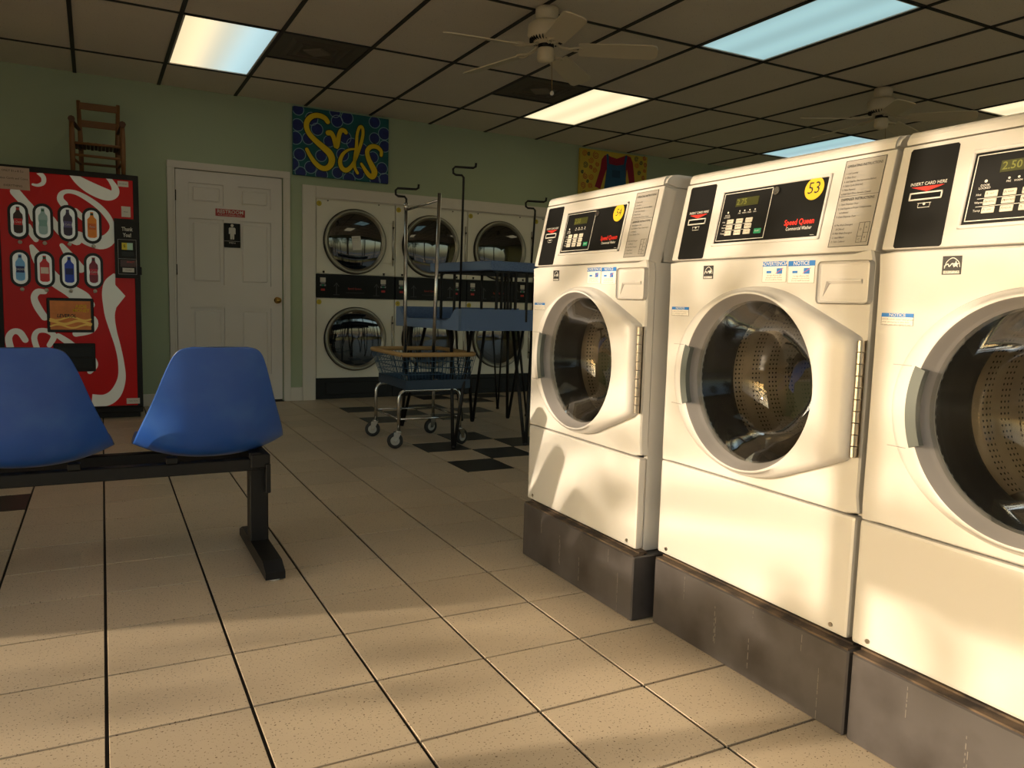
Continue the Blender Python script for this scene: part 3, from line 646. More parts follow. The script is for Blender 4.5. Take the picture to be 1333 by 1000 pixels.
for w, num, led, hand in ((w54, '54', '2.50', True), (w53, '53', '2.75', False), (w52, '52', '2.50', False)):
    p = cpof(w); Y = -.0015
    b = MB(); b.disc(.4915, .1645, .0285, Y-.0012, Y, 32); b.slot(1)
    if hand: b.text(num, .4915, .1645, .034, Y-.0014, 'CENTER', .9, shear=.15)
    else: b.text(num, .4915, .1645, .042, Y-.0014, 'CENTER', .95)
    obj('number_sticker', b, [YEL, INK], p, label='round yellow sticker reading '+num)
    b = MB(); b.box(.229, .312, Y-.0008, Y, .1435, .1665); b.slot(1); b.text(led, .232, .155, .022, Y-.0012, 'LEFT', 1.0, bold=.01); obj('digital_display', b, [LEDG, mat('led_digits', S(110, 112, 44), .4, emit=.12)], p)

# ------------------------------------------------------------------ stacked dryers set in the back wall
def make_dryer(u0, label):
    t = thing('stacked_dryer', label, 'dryer', tuple(WP(u0, 0, 0)), WA, 'stacked tumble dryers set into the back wall')
    w = .766
    b = MB(); b.box(0, w, .004, .60, .203, .952, .004); b.box(0, w, .004, .60, 1.176, 1.853, .004); b.box(0, w, .02, .6, .95, 1.18); obj('cabinet', b, ENAM, t)
    b = MB(); b.box(0, w, .035, .55, 0, .203, .003); b.box(.10, w-.06, .030, .04, .04, .16, .004); obj('toe_panel', b, BLACKM, t)
    b = MB(); b.box(.001, w-.001, -.006, .02, .955, 1.173, .003)
    b.slot(1); b.text('Speed Queen', .365, 1.045, .024, -.007, 'CENTER', 1.0, bold=.02); b.slot(2); b.box(.28, .46, -.007, -.0055, 1.005, 1.008)
    for x in (.19, .60 - .02):
        b.stroke([(x, .99, .006), (x, 1.05, .006), (x, 1.09, .006)], -.0068, 0, 1); b.stroke([(x-.022, 1.065, .006), (x, 1.095, .006), (x+.022, 1.065, .006)], -.0068, 0, 1); b.stroke([(x-.03, .985, .004), (x+.03, .985, .004)], -.0068, 0, 1)
    obj('control_band', b, [BLACKP, mat('dull_red_logo', S(150, 44, 34), .5), mat('dim_panel_print', S(70, 70, 70), .5)], t)
    for x in (.062, .648):
        b = MB(); b.box(x-.026, x+.026, -.009, -.004, 1.098, 1.140, .002); b.slot(1); b.box(x-.022, x+.022, -.0095, -.008, 1.085, 1.094)
        for k in (-.02, 0, .02): b.slot(2 if k == 0 else 1); b.box(x+k-.007, x+k+.007, -.009, -.004, 1.062, 1.077)
        b.slot(3); b.box(x-.019, x+.019, -.009, -.004, 1.018, 1.038, .002)
        obj('coin_unit', b, [KEYW, GREYP, GREENK, mat('red_dryer_button', S(190, 40, 36), .4)], t)
    for x, zt in ((.07, 1.182), (.655, 1.182)):
        b = MB(); b.lathe([(.009, 0), (.009, .004), (.005, .008), (.011, .012), (.011, .018), (.0, .022)], (x, -.001, zt), 'z', 10); b2 = obj('lock_knob', b, BLACKM, t)
    for zc, zlab in ((1.483, 'upper'), (.572, 'lower')):
        cx = .368 if zc > 1 else .375
        b = MB(); b.box(.34, .735, -.006, .004, zc-.185, zc+.19, .003); dr = obj('door_plate', b, ENAM, t)
        b = MB(); b.lathe([(.303, .004), (.303, -.020), (.298, -.026)], (cx, 0, zc), 'y', 56); obj('door_gasket', b, RUBBER, dr)
        b = MB(); b.lathe([(.298, -.020), (.297, -.032), (.290, -.038), (.272, -.036), (.264, -.026), (.256, -.020)], (cx, 0, zc), 'y', 56); obj('door_ring', b, mat('dull_chrome_ring', S(150, 146, 134), .35, metal=.8) if not bpy.data.materials.get('dull_chrome_ring') else bpy.data.materials['dull_chrome_ring'], dr)
        b = MB(); b.lathe([(.258, -.018), (.22, -.024), (.15, -.030), (.07, -.033), (.0005, -.034)], (cx, 0, zc), 'y', 56); obj('door_glass', b, GLDRY, dr)
        b = MB(); b.tube([(.742, -.010, zc-.21), (.742, -.010, zc+.22)], .006, 8); b.slot(1); b.tube([(.742, -.016, zc-.15), (.742, -.016, zc-.14)], .010, 8); b.tube([(.742, -.016, zc+.15), (.742, -.016, zc+.16)], .010, 8); obj('hinge_rod', b, [CHROME, BLACKM], dr)
    return t
d0 = make_dryer(1.913, 'stacked dryer with a paper note on its upper glass, leftmost of the row')
dl = {0: d0}
for k, lb in ((1, 'second stacked dryer from the left, behind the laundry cart'), (2, 'third stacked dryer from the left, behind the blue tables'), (3, 'fourth stacked dryer, mostly hidden behind washer 54')):
    dl[k] = dup(d0, tuple(WP(1.913+.772*k, 0, 0)), lb)
DULLY = mat('dull_yellow_dot', S(196, 178, 60), .6)
for k in range(4):
    for z, nn in ((1.812, 1), (.915, 2)):
        b = MB(); b.disc(.028, z, .024, .0015, .0035, 20); b.slot(1); b.text(str(2*k+nn), .028, z, .03, .001, 'CENTER'); obj('number_sticker', b, [DULLY, INK], dl[k], label='yellow number dot')
    for x in (.11, .60):
        b = MB(); b.disc(x, 1.842, .006, -.001, .004, 10); obj('screw', b, BLACKM, dl[k])
t = thing('paper_note', 'white paper note taped inside the glass of the leftmost upper dryer', 'note', tuple(WP(2.285, .036, 1.47)), WA)
b = MB(); b.box(-.042, .042, -.001, 0, -.065, .065); b.slot(1); b.text('NOTICE', -.005, .045, .016, -.0013, 'CENTER'); b.text('Please use dryer', 0, .028, .008, -.0013, 'CENTER'); o = obj('sheet', b, [PAPER, INKG], t); o.rotation_euler = (0, -.10, 0)

# ------------------------------------------------------------------ wall art
def art_at(name, u, z, label, cat='painting'):
    return thing(name, label, cat, tuple(WP(u, 0, z)), WA)
su, sz = 2.145, 2.340
t = art_at('canvas_painting', su, sz, 'teal canvas with yellow letters Suds over blue bubbles, above the dryers')
hw, hh = .447, .298
b = MB(); b.box(-hw, hw, -.032, -.001, -hh, hh, .003); obj('canvas', b, TEAL, t)
SC = [(1.744,2.611),(1.739,2.476),(1.721,2.362),(1.832,2.367),(1.756,2.222),(1.694,2.133),(1.765,2.066),(1.854,2.119),(1.954,2.063),(1.95,2.231),(1.913,2.46),(1.864,2.545),(2.023,2.368),(2.096,2.554),(2.189,2.597),(2.077,2.635),(2.452,2.592),(2.546,2.499),(2.453,2.446),(2.552,2.385),(2.171,2.421),(2.238,2.371),(2.333,2.332),(2.149,2.262),(2.102,2.096),(2.301,2.111),(2.211,2.052),(2.44,2.272),(2.529,2.18),(2.555,2.081),(2.462,2.059)]
for k, (u, z) in enumerate(SC):
    x, y = u-su, z-sz; r = .045+.006*((k*7) % 3)/2
    cl = lambda p: (max(-hw+.001, min(hw-.001, p[0])), max(-hh+.001, min(hh-.001, p[1])))
    b = MB(); b.poly([cl((x+r*math.cos(2*PI*i/20), y+r*math.sin(2*PI*i/20))) for i in range(20)], -.0332, -.032); b.slot(1)
    R = [cl((x+(r+.008)*math.cos(2*PI*i/24), y+(r+.008)*math.sin(2*PI*i/24))) for i in range(25)]; Q = [cl((x+(r+.003)*math.cos(2*PI*i/24), y+(r+.003)*math.sin(2*PI*i/24))) for i in range(25)]
    for i in range(24):
        vv = [b.bm.verts.new((p[0], -.0334, p[1])) for p in (R[i], R[i+1], Q[i+1], Q[i])]; b.bm.faces.new(vv)
    b.done(); obj('bubble', b, [NAVYP, RINGP], t)
SUD = [[(2.009,2.538,0.042),(1.981,2.568,0.044),(1.927,2.582,0.044),(1.873,2.57,0.044),(1.83,2.53,0.046),(1.816,2.478,0.046),(1.837,2.419,0.046),(1.891,2.365,0.048),(1.963,2.312,0.055),(2.023,2.266,0.062),(2.048,2.215,0.06),(2.037,2.161,0.053),(1.996,2.125,0.046),(1.945,2.127,0.044),(1.895,2.163,0.041),(1.85,2.22,0.035),(1.82,2.273,0.032)],[(2.013,2.44,0.046),(2.038,2.443,0.046),(2.062,2.412,0.041),(2.078,2.361,0.041),(2.09,2.327,0.044),(2.104,2.373,0.041),(2.115,2.436,0.039),(2.136,2.479,0.039),(2.166,2.477,0.039),(2.178,2.464,0.035)],[(2.262,2.327,0.016),(2.205,2.313,0.021),(2.153,2.271,0.03),(2.125,2.206,0.037),(2.138,2.149,0.041),(2.179,2.126,0.042),(2.224,2.158,0.037),(2.262,2.221,0.03),(2.295,2.305,0.03),(2.326,2.399,0.03),(2.34,2.473,0.028),(2.335,2.525,0.028),(2.313,2.533,0.028),(2.294,2.499,0.027),(2.282,2.439,0.027),(2.277,2.339,0.03),(2.262,2.23,0.03),(2.263,2.162,0.027),(2.29,2.113,0.027)],[(2.518,2.299,0.03),(2.516,2.338,0.034),(2.474,2.37,0.039),(2.417,2.365,0.041),(2.382,2.32,0.041),(2.395,2.253,0.044),(2.428,2.193,0.053),(2.454,2.14,0.058),(2.437,2.095,0.05),(2.403,2.103,0.044),(2.368,2.141,0.037),(2.327,2.199,0.025)]]
b = MB(); b.slot(1)
for s in SUD: b.stroke([(u-su, z-sz, w+.014) for u, z, w in s], -.0345, 0)
b.slot(0)
for s in SUD: b.stroke([(u-su, z-sz, w) for u, z, w in s], -.0355, 0)
obj('lettering', b, [YELP, INK], t, label='yellow hand-painted letters with a dark outline')
pu, pz = 5.22, 2.335
t = art_at('canvas_painting', pu, pz, 'mustard canvas painting of a red shirt and blue overalls, above washer 54')
b = MB(); b.box(-.457, .457, -.032, -.001, -.296, .296, .003); obj('canvas', b, YELC, t)
SHB = [(5.112,2.597),(5.164,2.58),(5.249,2.567),(5.333,2.606),(5.38,2.619),(5.439,2.603),(5.471,2.546),(5.507,2.344),(5.445,2.316),(5.41,2.426),(5.393,2.47),(5.377,2.317),(5.087,2.237),(5.114,2.441),(5.098,2.395),(5.049,2.248),(4.966,2.241),(4.991,2.31),(5.031,2.432),(5.045,2.537),(5.08,2.582)]
SHO = [(5.116,2.501),(5.168,2.499),(5.244,2.492),(5.319,2.507),(5.376,2.521),(5.376,2.438),(5.377,2.317),(5.087,2.237),(5.113,2.366),(5.119,2.441)]
SHS = [(4.819,2.578,0.034),(4.873,2.577,0.021),(4.969,2.573,0.043),(4.908,2.515,0.034),(4.833,2.463,0.034),(4.902,2.441,0.024),(4.958,2.41,0.03),(4.796,2.379,0.019),(4.838,2.339,0.034),(4.916,2.339,0.034),(4.868,2.29,0.019),(4.811,2.241,0.036),(4.902,2.242,0.031),(5.518,2.589,0.03),(5.635,2.609,0.026),(5.531,2.522,0.03),(5.588,2.559,0.024),(5.644,2.542,0.026),(5.638,2.472,0.021),(5.565,2.442,0.026),(5.627,2.394,0.026),(4.992,2.48,0.026)]
f = lambda L: [(u-pu, z-pz) for u, z in L]
b = MB(); b.poly(f([(5.045, 2.537), (5.08, 2.582), (5.112, 2.597), (5.164, 2.580), (5.249, 2.567), (5.333, 2.600), (5.38, 2.619), (5.439, 2.603), (5.471, 2.546), (5.49, 2.45), (5.507, 2.344), (5.50, 2.22), (5.44, 2.22), (5.425, 2.35), (5.393, 2.47), (5.38, 2.30), (5.10, 2.26), (5.114, 2.441), (5.085, 2.36), (5.04, 2.22), (4.966, 2.241), (4.991, 2.31), (5.031, 2.432)]), -.0335, -.032); obj('painted_shirt', b, REDP, t)
b = MB(); b.poly(f([(5.116, 2.501), (5.168, 2.499), (5.244, 2.492), (5.319, 2.507), (5.376, 2.521), (5.38, 2.40), (5.40, 2.08), (5.26, 2.08), (5.24, 2.20), (5.21, 2.08), (5.07, 2.08), (5.10, 2.30), (5.119, 2.441)]), -.0350, -.0335)
for a, c in (((5.13, 2.50), (5.12, 2.59)), ((5.36, 2.515), (5.375, 2.60))): b.stroke([(a[0]-pu, a[1]-pz, .03), (c[0]-pu, c[1]-pz, .03)], -.0350, -.0335, 1)
b.slot(1); b.box(5.19-pu, 5.30-pu, -.0354, -.035, 2.36-pz, 2.44-pz); obj('painted_overalls', b, [DEN, mat('denim_pocket', S(30, 70, 104), .7)], t)
for k, (u, z, r) in enumerate(SHS+[(5.6, 2.3, .03), (5.54, 2.2, .03), (5.63, 2.15, .035), (4.83, 2.15, .035), (4.93, 2.14, .03), (5.0, 2.1, .02)]):
    b = MB(); P = []
    for i in range(13): a = i*.95+k; rr = r*(1-i/15); P.append((u-pu+rr*math.cos(a), z-pz+rr*math.sin(a), .007))
    b.stroke(P, -.0335, 0, 2); obj('painted_swirl', b, [mat('orange_swirl', S(200, 90, 40), .7), mat('dark_green_swirl', S(26, 70, 60), .7), mat('red_swirl', S(176, 50, 50), .7)][k % 3] if k < 3 else [bpy.data.materials[x] for x in ('orange_swirl', 'dark_green_swirl', 'red_swirl')][k % 3], t)


# ------------------------------------------------------------------ vending machine
t = thing('vending_machine', 'red cold drink vending machine with white script swirls, left of the white door', 'vending machine', (-.593, 4.49, 0))
VR = mat('backlit_red_front', S(172, 12, 14), .3, var=.15, nscale=1.5, coat=.0, emit=.08, spec=.25)
VW = mat('backlit_cream_swirl', S(212, 212, 198), .3, var=.03, emit=.10)
b = MB(); b.box(-.045, .871, .0, .565, .04, 1.825, .006); b.box(-.03, .85, .03, .54, 0, .05); obj('cabinet', b, BLACKM, t)
b = MB(); b.box(-.045, .871, -.035, .0, .085, 1.825, .008, 2); obj('door_frame', b, BLACKM, t)
b = MB(); b.box(-.012, .832, -.040, -.034, .100, 1.785, .003); fr = obj('front_panel', b, VR, t)
VS = [[(0.436,1.803,0.041),(0.48,1.756,0.062),(0.539,1.716,0.083),(0.605,1.685,0.09),(0.666,1.667,0.083),(0.707,1.679,0.062),(0.715,1.717,0.048),(0.689,1.767,0.034),(0.663,1.802,0.031)],[(0.383,1.577,0.052),(0.361,1.612,0.043),(0.369,1.65,0.034),(0.406,1.67,0.028),(0.465,1.664,0.031),(0.537,1.627,0.038),(0.609,1.573,0.041),(0.662,1.509,0.041),(0.691,1.435,0.038),(0.672,1.357,0.083),(0.616,1.316,0.093),(0.535,1.326,0.076),(0.469,1.36,0.062)],[(0.229,1.79,0.031),(0.26,1.757,0.031),(0.258,1.717,0.028),(0.226,1.697,0.021),(0.194,1.7,0.015)],[(0.086,1.64,0.062),(0.134,1.579,0.059),(0.182,1.518,0.055),(0.193,1.46,0.041)],[(0.302,1.468,0.041),(0.339,1.404,0.055),(0.39,1.355,0.062),(0.455,1.322,0.065)],[(0.454,1.538,0.034),(0.493,1.496,0.041),(0.532,1.469,0.034)],[(0.159,1.407,0.034),(0.177,1.357,0.041),(0.201,1.314,0.034)],[(0.174,1.264,0.031),(0.214,1.176,0.077),(0.296,1.047,0.092),(0.396,0.967,0.092),(0.483,0.902,0.107),(0.53,0.86,0.061)],[(0.361,1.283,0.031),(0.403,1.218,0.054),(0.475,1.121,0.061)],[(0.243,0.946,0.034),(0.2,0.945,0.043),(0.177,0.903,0.043),(0.196,0.837,0.049),(0.237,0.762,0.046)],[(0.023,0.528,0.046),(0.012,0.611,0.043),(0.039,0.657,0.04),(0.081,0.653,0.043),(0.113,0.598,0.04)],[(0.186,0.527,0.037),(0.168,0.611,0.037),(0.191,0.662,0.034),(0.248,0.665,0.034),(0.291,0.628,0.04),(0.26,0.561,0.034)],[(0.32,0.629,0.037),(0.385,0.578,0.046),(0.458,0.509,0.046)],[(0.45,0.782,0.031),(0.54,0.75,0.061),(0.53,0.681,0.061),(0.432,0.646,0.046)],[(0.525,0.474,0.046),(0.549,0.413,0.043),(0.514,0.362,0.034)],[(0.691,1.083,0.024),(0.663,1.022,0.075),(0.655,0.949,0.091),(0.659,0.865,0.091),(0.657,0.781,0.066),(0.676,0.672,0.047),(0.705,0.55,0.039),(0.724,0.427,0.041),(0.724,0.303,0.056),(0.68,0.193,0.08),(0.608,0.143,0.091),(0.522,0.146,0.096)]]
b = MB()
for s in VS: b.stroke(s, -.0408, 0, clip=(-.011, .831, .101, 1.784))
b.poly([(.691+.0, 1.02), (.765, .93), (.685, .82), (.66, .92)], -.0414, -.040)
obj('swirl_print', b, VW, fr, label='cream white flowing script swirls')
DK = (S(44, 18, 14), S(150, 180, 176), S(46, 34, 60), S(224, 130, 30), S(110, 170, 214), S(198, 40, 44), S(20, 60, 170), S(120, 24, 44))
CAPS = (S(190, 30, 26), S(60, 110, 80), S(60, 50, 90), S(30, 60, 40), S(20, 60, 130), S(30, 90, 60), S(16, 26, 50), S(30, 26, 28))
LABC = (S(190, 26, 30), S(120, 160, 150), S(90, 80, 130), S(206, 96, 26), S(18, 40, 96), S(220, 200, 180), S(16, 30, 90), S(180, 40, 60))
WORDS = ('Coca', '', 'Coke', 'Fanta', 'DASANI', '', '', 'Coke')
PRW = mat('backlit_white_picture', S(214, 218, 208), .3, var=.04, emit=.14)
prof = [(.0, .008), (.008, .022), (.02, .024), (.05, .025), (.075, .021), (.10, .026), (.125, .024), (.142, .012), (.160, .008), (.163, .009), (.175, .009)]
for k, (u, z) in enumerate([(.098, 1.440), (.249, 1.441), (.403, 1.442), (.557, 1.436), (.100, 1.108), (.249, 1.106), (.403, 1.105), (.559, 1.108)]):
    b = MB(); b.stadium(u, z, .125, .262, -.050, -.040); sf = obj('selection_window', b, BLACK, t)
    b = MB(); b.stadium(u, z, .090, .222, -.0515, -.050); obj('picture', b, PRW, sf)
    can = k in (3, 5, 6)
    b = MB(); q = [((p[1] if not can else min(.026, p[1]+.006) if p[0] < .14 else p[1])*1.15, p[0]*1.06) for p in prof]
    P = [(u+w, z-.088+h) for w, h in q]+[(u-w, z-.088+h) for w, h in q[::-1]]; b.poly(P, -.0528, -.0515)
    b.slot(1); b.box(u-.0245, u+.0245, -.0533, -.0525, z-.03, z+.015); b.slot(2); b.box(u-.010, u+.010, -.0533, -.0520, z+.074, z+.09)
    if WORDS[k]: b.slot(3); b.text(WORDS[k], u, z-.008, .022, -.0537, 'CENTER', .75, shear=.2)
    obj('bottle_picture', b, [mat('drink_%d' % k, DK[k], .4, emit=.05), mat('drink_label_%d' % k, LABC[k], .4, emit=.05), mat('drink_cap_%d' % k, CAPS[k], .4), WINK], sf)
    b = MB(); b.lathe([(.0001, -.058), (.008, -.057), (.013, -.052), (.014, -.040)], (u+.006, 0, z-.148), 'y', 14); obj('selection_button', b, KEYW, sf)
b = MB(); b.box(.252, .552, -.052, -.036, .655, .905, .006); pf = obj('poster_frame', b, BLACK, t)
b = MB(); b.box(.272, .532, -.0535, -.051, .675, .885); b.slot(1)
for j in range(3): b.stroke([(.274+.032*i, .70+.028*j+.012*math.sin(i*1.1+j*1.7), .012+.006*(j % 2)) for i in range(9)], -.0538, 0)
b.slot(2); b.text('LEVEROL', .375, .775, .034, -.0541, 'CENTER', .9, shear=.2, bold=.03); b.slot(3); b.text('AIDE', .47, .845, .034, -.0541, 'CENTER', 1.0, bold=.02); b.text('MONEY', .47, .815, .034, -.0541, 'CENTER', .9, bold=.02)
obj('poster', b, [mat('orange_poster', S(206, 120, 50), .4, var=.35, nscale=14, emit=.04), mat('poster_wave', S(232, 190, 90), .4, emit=.08), INK, YEL], pf, label='orange poster with wavy lines')
b = MB(); b.box(.285, .555, -.046, -.040, .365, .575, .004); b.slot(1); b.box(.300, .540, -.0475, -.045, .39, .465, .002); b.box(.300, .540, -.0475, -.045, .475, .55, .002); obj('dispensing_door', b, [BLACKM, BLACK], t)
b = MB(); b.poly([(.700, 1.063), (.860, 1.063), (.860, 1.500), (.700, 1.500)], -.062, -.036); pp = obj('payment_panel', b, BLACKM, t)
b = MB(); y = -.0625
for q in ((.721, .846, 1.091, 1.094), (.721, .846, 1.346, 1.349), (.721, .724, 1.091, 1.349), (.843, .846, 1.091, 1.349), (.721, .846, 1.205, 1.208)): b.box(q[0], q[1], y-.001, y+.001, q[2], q[3])
obj('slot_frame', b, GREYP, pp)
b = MB(); b.text('Thank', .786, 1.424, .040, y-.0003, 'CENTER', .72, bold=.025); b.text('You!', .786, 1.380, .040, y-.0003, 'CENTER', .72, bold=.025); obj('lettering', b, WINK, pp)
b = MB(); b.box(.748, .784, y-.003, y, 1.273, 1.324); b.slot(1); b.box(.784, .822, y-.003, y, 1.273, 1.324); b.slot(2); b.text('$', .766, 1.30, .03, y-.0035, 'CENTER'); b.box(.744, .83, y-.003, y, 1.222, 1.262, .001); obj('bill_acceptor', b, [mat('yellow_bill_guide', S(190, 170, 30), .4, emit=.1), mat('pale_green_guide', S(150, 180, 150), .4, emit=.1), BLACK], pp)
b = MB(); b.box(.736, .842, y-.002, y, 1.147, 1.198); b.slot(1); b.text('EXACT', .805, 1.183, .016, y-.0025, 'CENTER'); obj('coin_panel', b, [mat('dark_red_coin_panel', S(70, 20, 22), .3), RED], pp)
b = MB(); b.box(.750, .828, y-.002, y, 1.108, 1.139); b.slot(1); b.text('COINS', .79, 1.123, .014, y-.0025, 'CENTER'); obj('paper_label', b, [PAPER, INKG], pp)
b = MB(); b.box(.860, .880, -.05, -.02, 1.09, 1.15, .003); obj('coin_return', b, BLACKM, t)
for nm, q, L in (('sticker', (.731, .803, 1.735, 1.775), ['No Refunds']), ('sticker', (.752, .813, 1.515, 1.592), ['Notice']), ('sticker', (.755, .846, .112, .155), ['Call for Service']), ('paper_notice', (-.025, .176, 1.655, 1.808), ['ONLY $1,s & 5,s', 'Takes Cards and Coins', 'EVERYTHING'])):
    b = MB(); b.box(q[0], q[1], -.0425, -.0412, q[2], q[3]); b.slot(1); n = len(L)
    for i, s in enumerate(L): b.text(s, (q[0]+q[1])/2, q[3]-(q[3]-q[2])*(i+.5)/n, .011 if n == 1 else .021, -.0428, 'CENTER', .9)
    obj(nm, b, [PAPER if nm == 'sticker' else mat('pinkish_paper', S(200, 176, 160), .7), INK], fr)
# child's wooden chair on top of the machine
ZV = 1.826
t = thing('wooden_armchair', 'small brown wooden ladder-back armchair standing on top of the red vending machine', 'chair', (.02, 4.70, ZV))
def lp(*p): return [(x-.02, y-4.70, z-ZV) for x, y, z in p]
for x in (-.150, .183):
    b = MB(); b.tube(lp((x, 4.58, ZV+.0), (x, 4.58, 1.98), (x, 4.58, 2.10), (x, 4.58, 2.195)), .016, 10, rad=[.015, .019, .019, .015]); obj('front_leg', b, WOOD, t)
for x, x2 in ((-.098, -.108), (.152, .162)):
    b = MB(); b.tube(lp((x, 4.83, ZV), (x, 4.84, 2.05), (x2, 4.86, 2.40)), .017, 10, rad=[.015, .018, .014]); obj('back_post', b, WOOD, t)
for zz in (2.335, 2.205):
    b = MB(); b.box(-.105-.02, .155-.02, .14, .152, zz-ZV, zz+.052-ZV, .004); obj('back_slat', b, WOOD, t)
for xa, xb in ((-.150, -.105), (.183, .155)):
    b = MB(); pts = lp((xa-.0, 4.555, 2.205), (xa, 4.64, 2.203), (xb, 4.845, 2.180)); b.tube(pts, .018, 8, rad=[.024, .018, .012]); obj('armrest', b, WOODD, t)
b = MB(); 
for i in range(12): b.box(-.135+i*.0255-.02, -.112+i*.0255-.02, -.12, .13, .205+.004*(i % 2), .222+.004*(i % 2), .004)
b.slot(0); obj('woven_seat', b, WOODD, t)
for p, q in (((-.15, 4.58, 2.04), (.183, 4.58, 2.04)), ((-.15, 4.58, 2.04), (-.1, 4.84, 2.03)), ((.183, 4.58, 2.04), (.155, 4.84, 2.03)), ((-.15, 4.58, 1.955), (.183, 4.58, 1.95)), ((-.1, 4.84, 1.93), (.155, 4.84, 1.93)), ((-.15, 4.58, 1.93), (-.1, 4.84, 1.92)), ((.183, 4.58, 1.93), (.155, 4.84, 1.92))):
    b = MB(); b.tube(lp(p, q), .010, 8); obj('rung', b, WOOD, t)

# ------------------------------------------------------------------ bench of moulded seats
t = thing('beam_bench', 'row of blue moulded seats on a black steel beam frame, seen from behind', 'bench', (.515, .85, 0))
OX, OY = .515, .85
for y0 in (.800, 1.03):
    b = MB(); b.box(-2.16, .03, y0-OY, y0+.045-OY, .325, .369, .003); obj('beam', b, BLACKM, t)
for x in (0, -2.12):
    b = MB(); b.box(x-.033, x+.033, -.035, .035, .045, .372, .004); b.box(x+.018, x+.036, -.07, -.035, .24, .35, .003); b.box(x-.032, x+.036, -.06, .235, .333, .386, .004); lg = obj('leg', b, BLACKM, t)
    b = MB(); b.prismx([(-.34, .006), (-.34, .030), (-.28, .055), (.17, .055), (.23, .030), (.23, .006)], x-.033, x+.033); obj('foot', b, BLACKM, lg)
    for y in (-.32, .21):
        b = MB(); b.lathe([(.018, 0), (.018, .006)], (x, y, 0), 'z', 10, cap0=True, cap1=True); obj('glide', b, PAPER, lg)
def shell():
    R = [(.602, .793, .085, .012, 0), (.604, .788, .115, .018, 0), (.610, .775, .135, .025, 0), (.622, .745, .150, .035, 0), (.645, .69, .170, .05, 0), (.672, .62, .192, .065, .0), (.700, .55, .214, .085, .008), (.728, .48, .236, .10, .022),
         (.762, .425, .250, .10, .036), (.815, .390, .258, .08, .045), (.88, .376, .262, .05, .055), (.96, .374, .260, .02, .056), (1.05, .385, .255, .0, .048), (1.13, .40, .248, 0, .035), (1.19, .408, .235, -.01, .02), (1.225, .400, .21, -.02, .008)]
    b = MB(); n = 20; V = []
    for y, z, hw, cy, cz in R:
        row = []
        for i in range(n+1):
            s = -1+2*i/n; e = abs(s)
            row.append(b.bm.verts.new((s*hw, y-OY+cy*(e**2.2), z+cz*e**2.4)))
        V.append(row)
    for a, c in zip(V, V[1:]):
        for i in range(n): b.bm.faces.new((a[i], a[i+1], c[i+1], c[i])).smooth = True
    b.done(); bmesh.ops.recalc_face_normals(b.bm, faces=b.bm.faces)
    me = bpy.data.meshes.new('seat_shell'); b.bm.to_mesh(me); b.bm.free(); me.materials.append(BLUEC); me.materials.append(mat('dark_shell_rim', S(28, 48, 90), .45))
    return me
SM = shell()
for k in range(4):
    o = bpy.data.objects.new('seat_shell', SM); C.objects.link(o); o.parent = t; o.location = (.358-OX-.58*k, 0, 0)
    md = o.modifiers.new('sub', 'SUBSURF'); md.levels = 1; md.render_levels = 2
    md = o.modifiers.new('th', 'SOLIDIFY'); md.thickness = .008; md.offset = 0; md.material_offset_rim = 1; md.use_rim = True
    for y0 in (.815, 1.045):
        for s in (-1, 1):
            b = MB(); b.box(s*.14-.02, s*.14+.02, y0-OY-.018, y0-OY+.022, .369, .392, .003); obj('seat_bracket', b, BLACKM, o)

# ------------------------------------------------------------------ folding tables
TA = .160
def loc2(ox, oy, a, x, y): dx, dy = x-ox, y-oy; return (dx*math.cos(a)+dy*math.sin(a), -dx*math.sin(a)+dy*math.cos(a))
t = thing('folding_table', 'blue speckled folding table with raised rims and a shelf above, behind the cart', 'table', (2.08, 2.568, 0), TA)
TL_, TD = 1.12, .85
b = MB(); b.box(.02, TL_, .012, TD-.012, .775, .826, .004); obj('tabletop', b, LAM, t)
b = MB(); b.box(0, .02, .02, TD-.02, .768, .830, .004); obj('front_lip', b, LAMC, t, label='pale blue low lip')
b = MB(); b.poly([(.0, .766), (TL_, .766), (TL_, .911), (.010, .911), (.0, .90)], 0, .022); obj('side_rim', b, LAM, t)
b = MB(); b.poly([(.0, .766), (TL_, .766), (TL_, .911), (.010, .911), (.0, .90)], TD-.022, TD); obj('side_rim', b, LAM, t)
for ys in ([(0, .768), (0, .911), (.05, .905), (.10, .85), (.15, .832), (.15, .768)], [(TD, .768), (TD, .911), (TD-.05, .905), (TD-.10, .85), (TD-.15, .832), (TD-.15, .768)]):
    b = MB(); b.prismx(ys, -.003, .018); obj('rim_end', b, LAMC, t)
def leg(t, ox, oy, a, top, foot, zt, r=.0120, spread=.07):
    tx, ty = top; fx, fy = loc2(ox, oy, a, *foot)
    b = MB(); d = Vector((fx-tx, fy-ty, 0)); d = d.normalized() if d.length > .01 else Vector((1, 0, 0)); p = Vector((-d.y, d.x, 0))*spread
    for s in (-1, 1): b.tube([(tx+p.x*s, ty+p.y*s, zt), (fx+p.x*.08*s, fy+p.y*.08*s, .012)], r, 8)
    b.lathe([(.014, 0), (.016, .012), (.010, .022)], (fx, fy, 0), 'z', 8, cap0=True, cap1=True)
    return obj('leg', b, BLACKM, t)
for top, foot in (((.10, .12), (2.030, 2.50)), ((.62, .12), (2.53, 2.44)), ((.12, TD-.12), (2.02, 3.47)), ((.62, TD-.14), (2.622, 3.497)), ((1.05, .12), (3.17, 2.68)), ((1.02, TD-.12), (2.98, 3.57))):
    leg(t, 2.08, 2.568, TA, top, foot, .772)
sx0, sy0 = loc2(2.08, 2.568, TA, 2.335, 2.60)
b = MB(); b.box(sx0, TL_, sy0+.01, TD-.04, 1.172, 1.236, .005, 2); b.slot(1); b.box(sx0-.002, sx0+.0, sy0+.02, TD-.05, 1.178, 1.230); obj('upper_shelf', b, [LAM, LAMC], t, label='blue shelf raised on black posts')
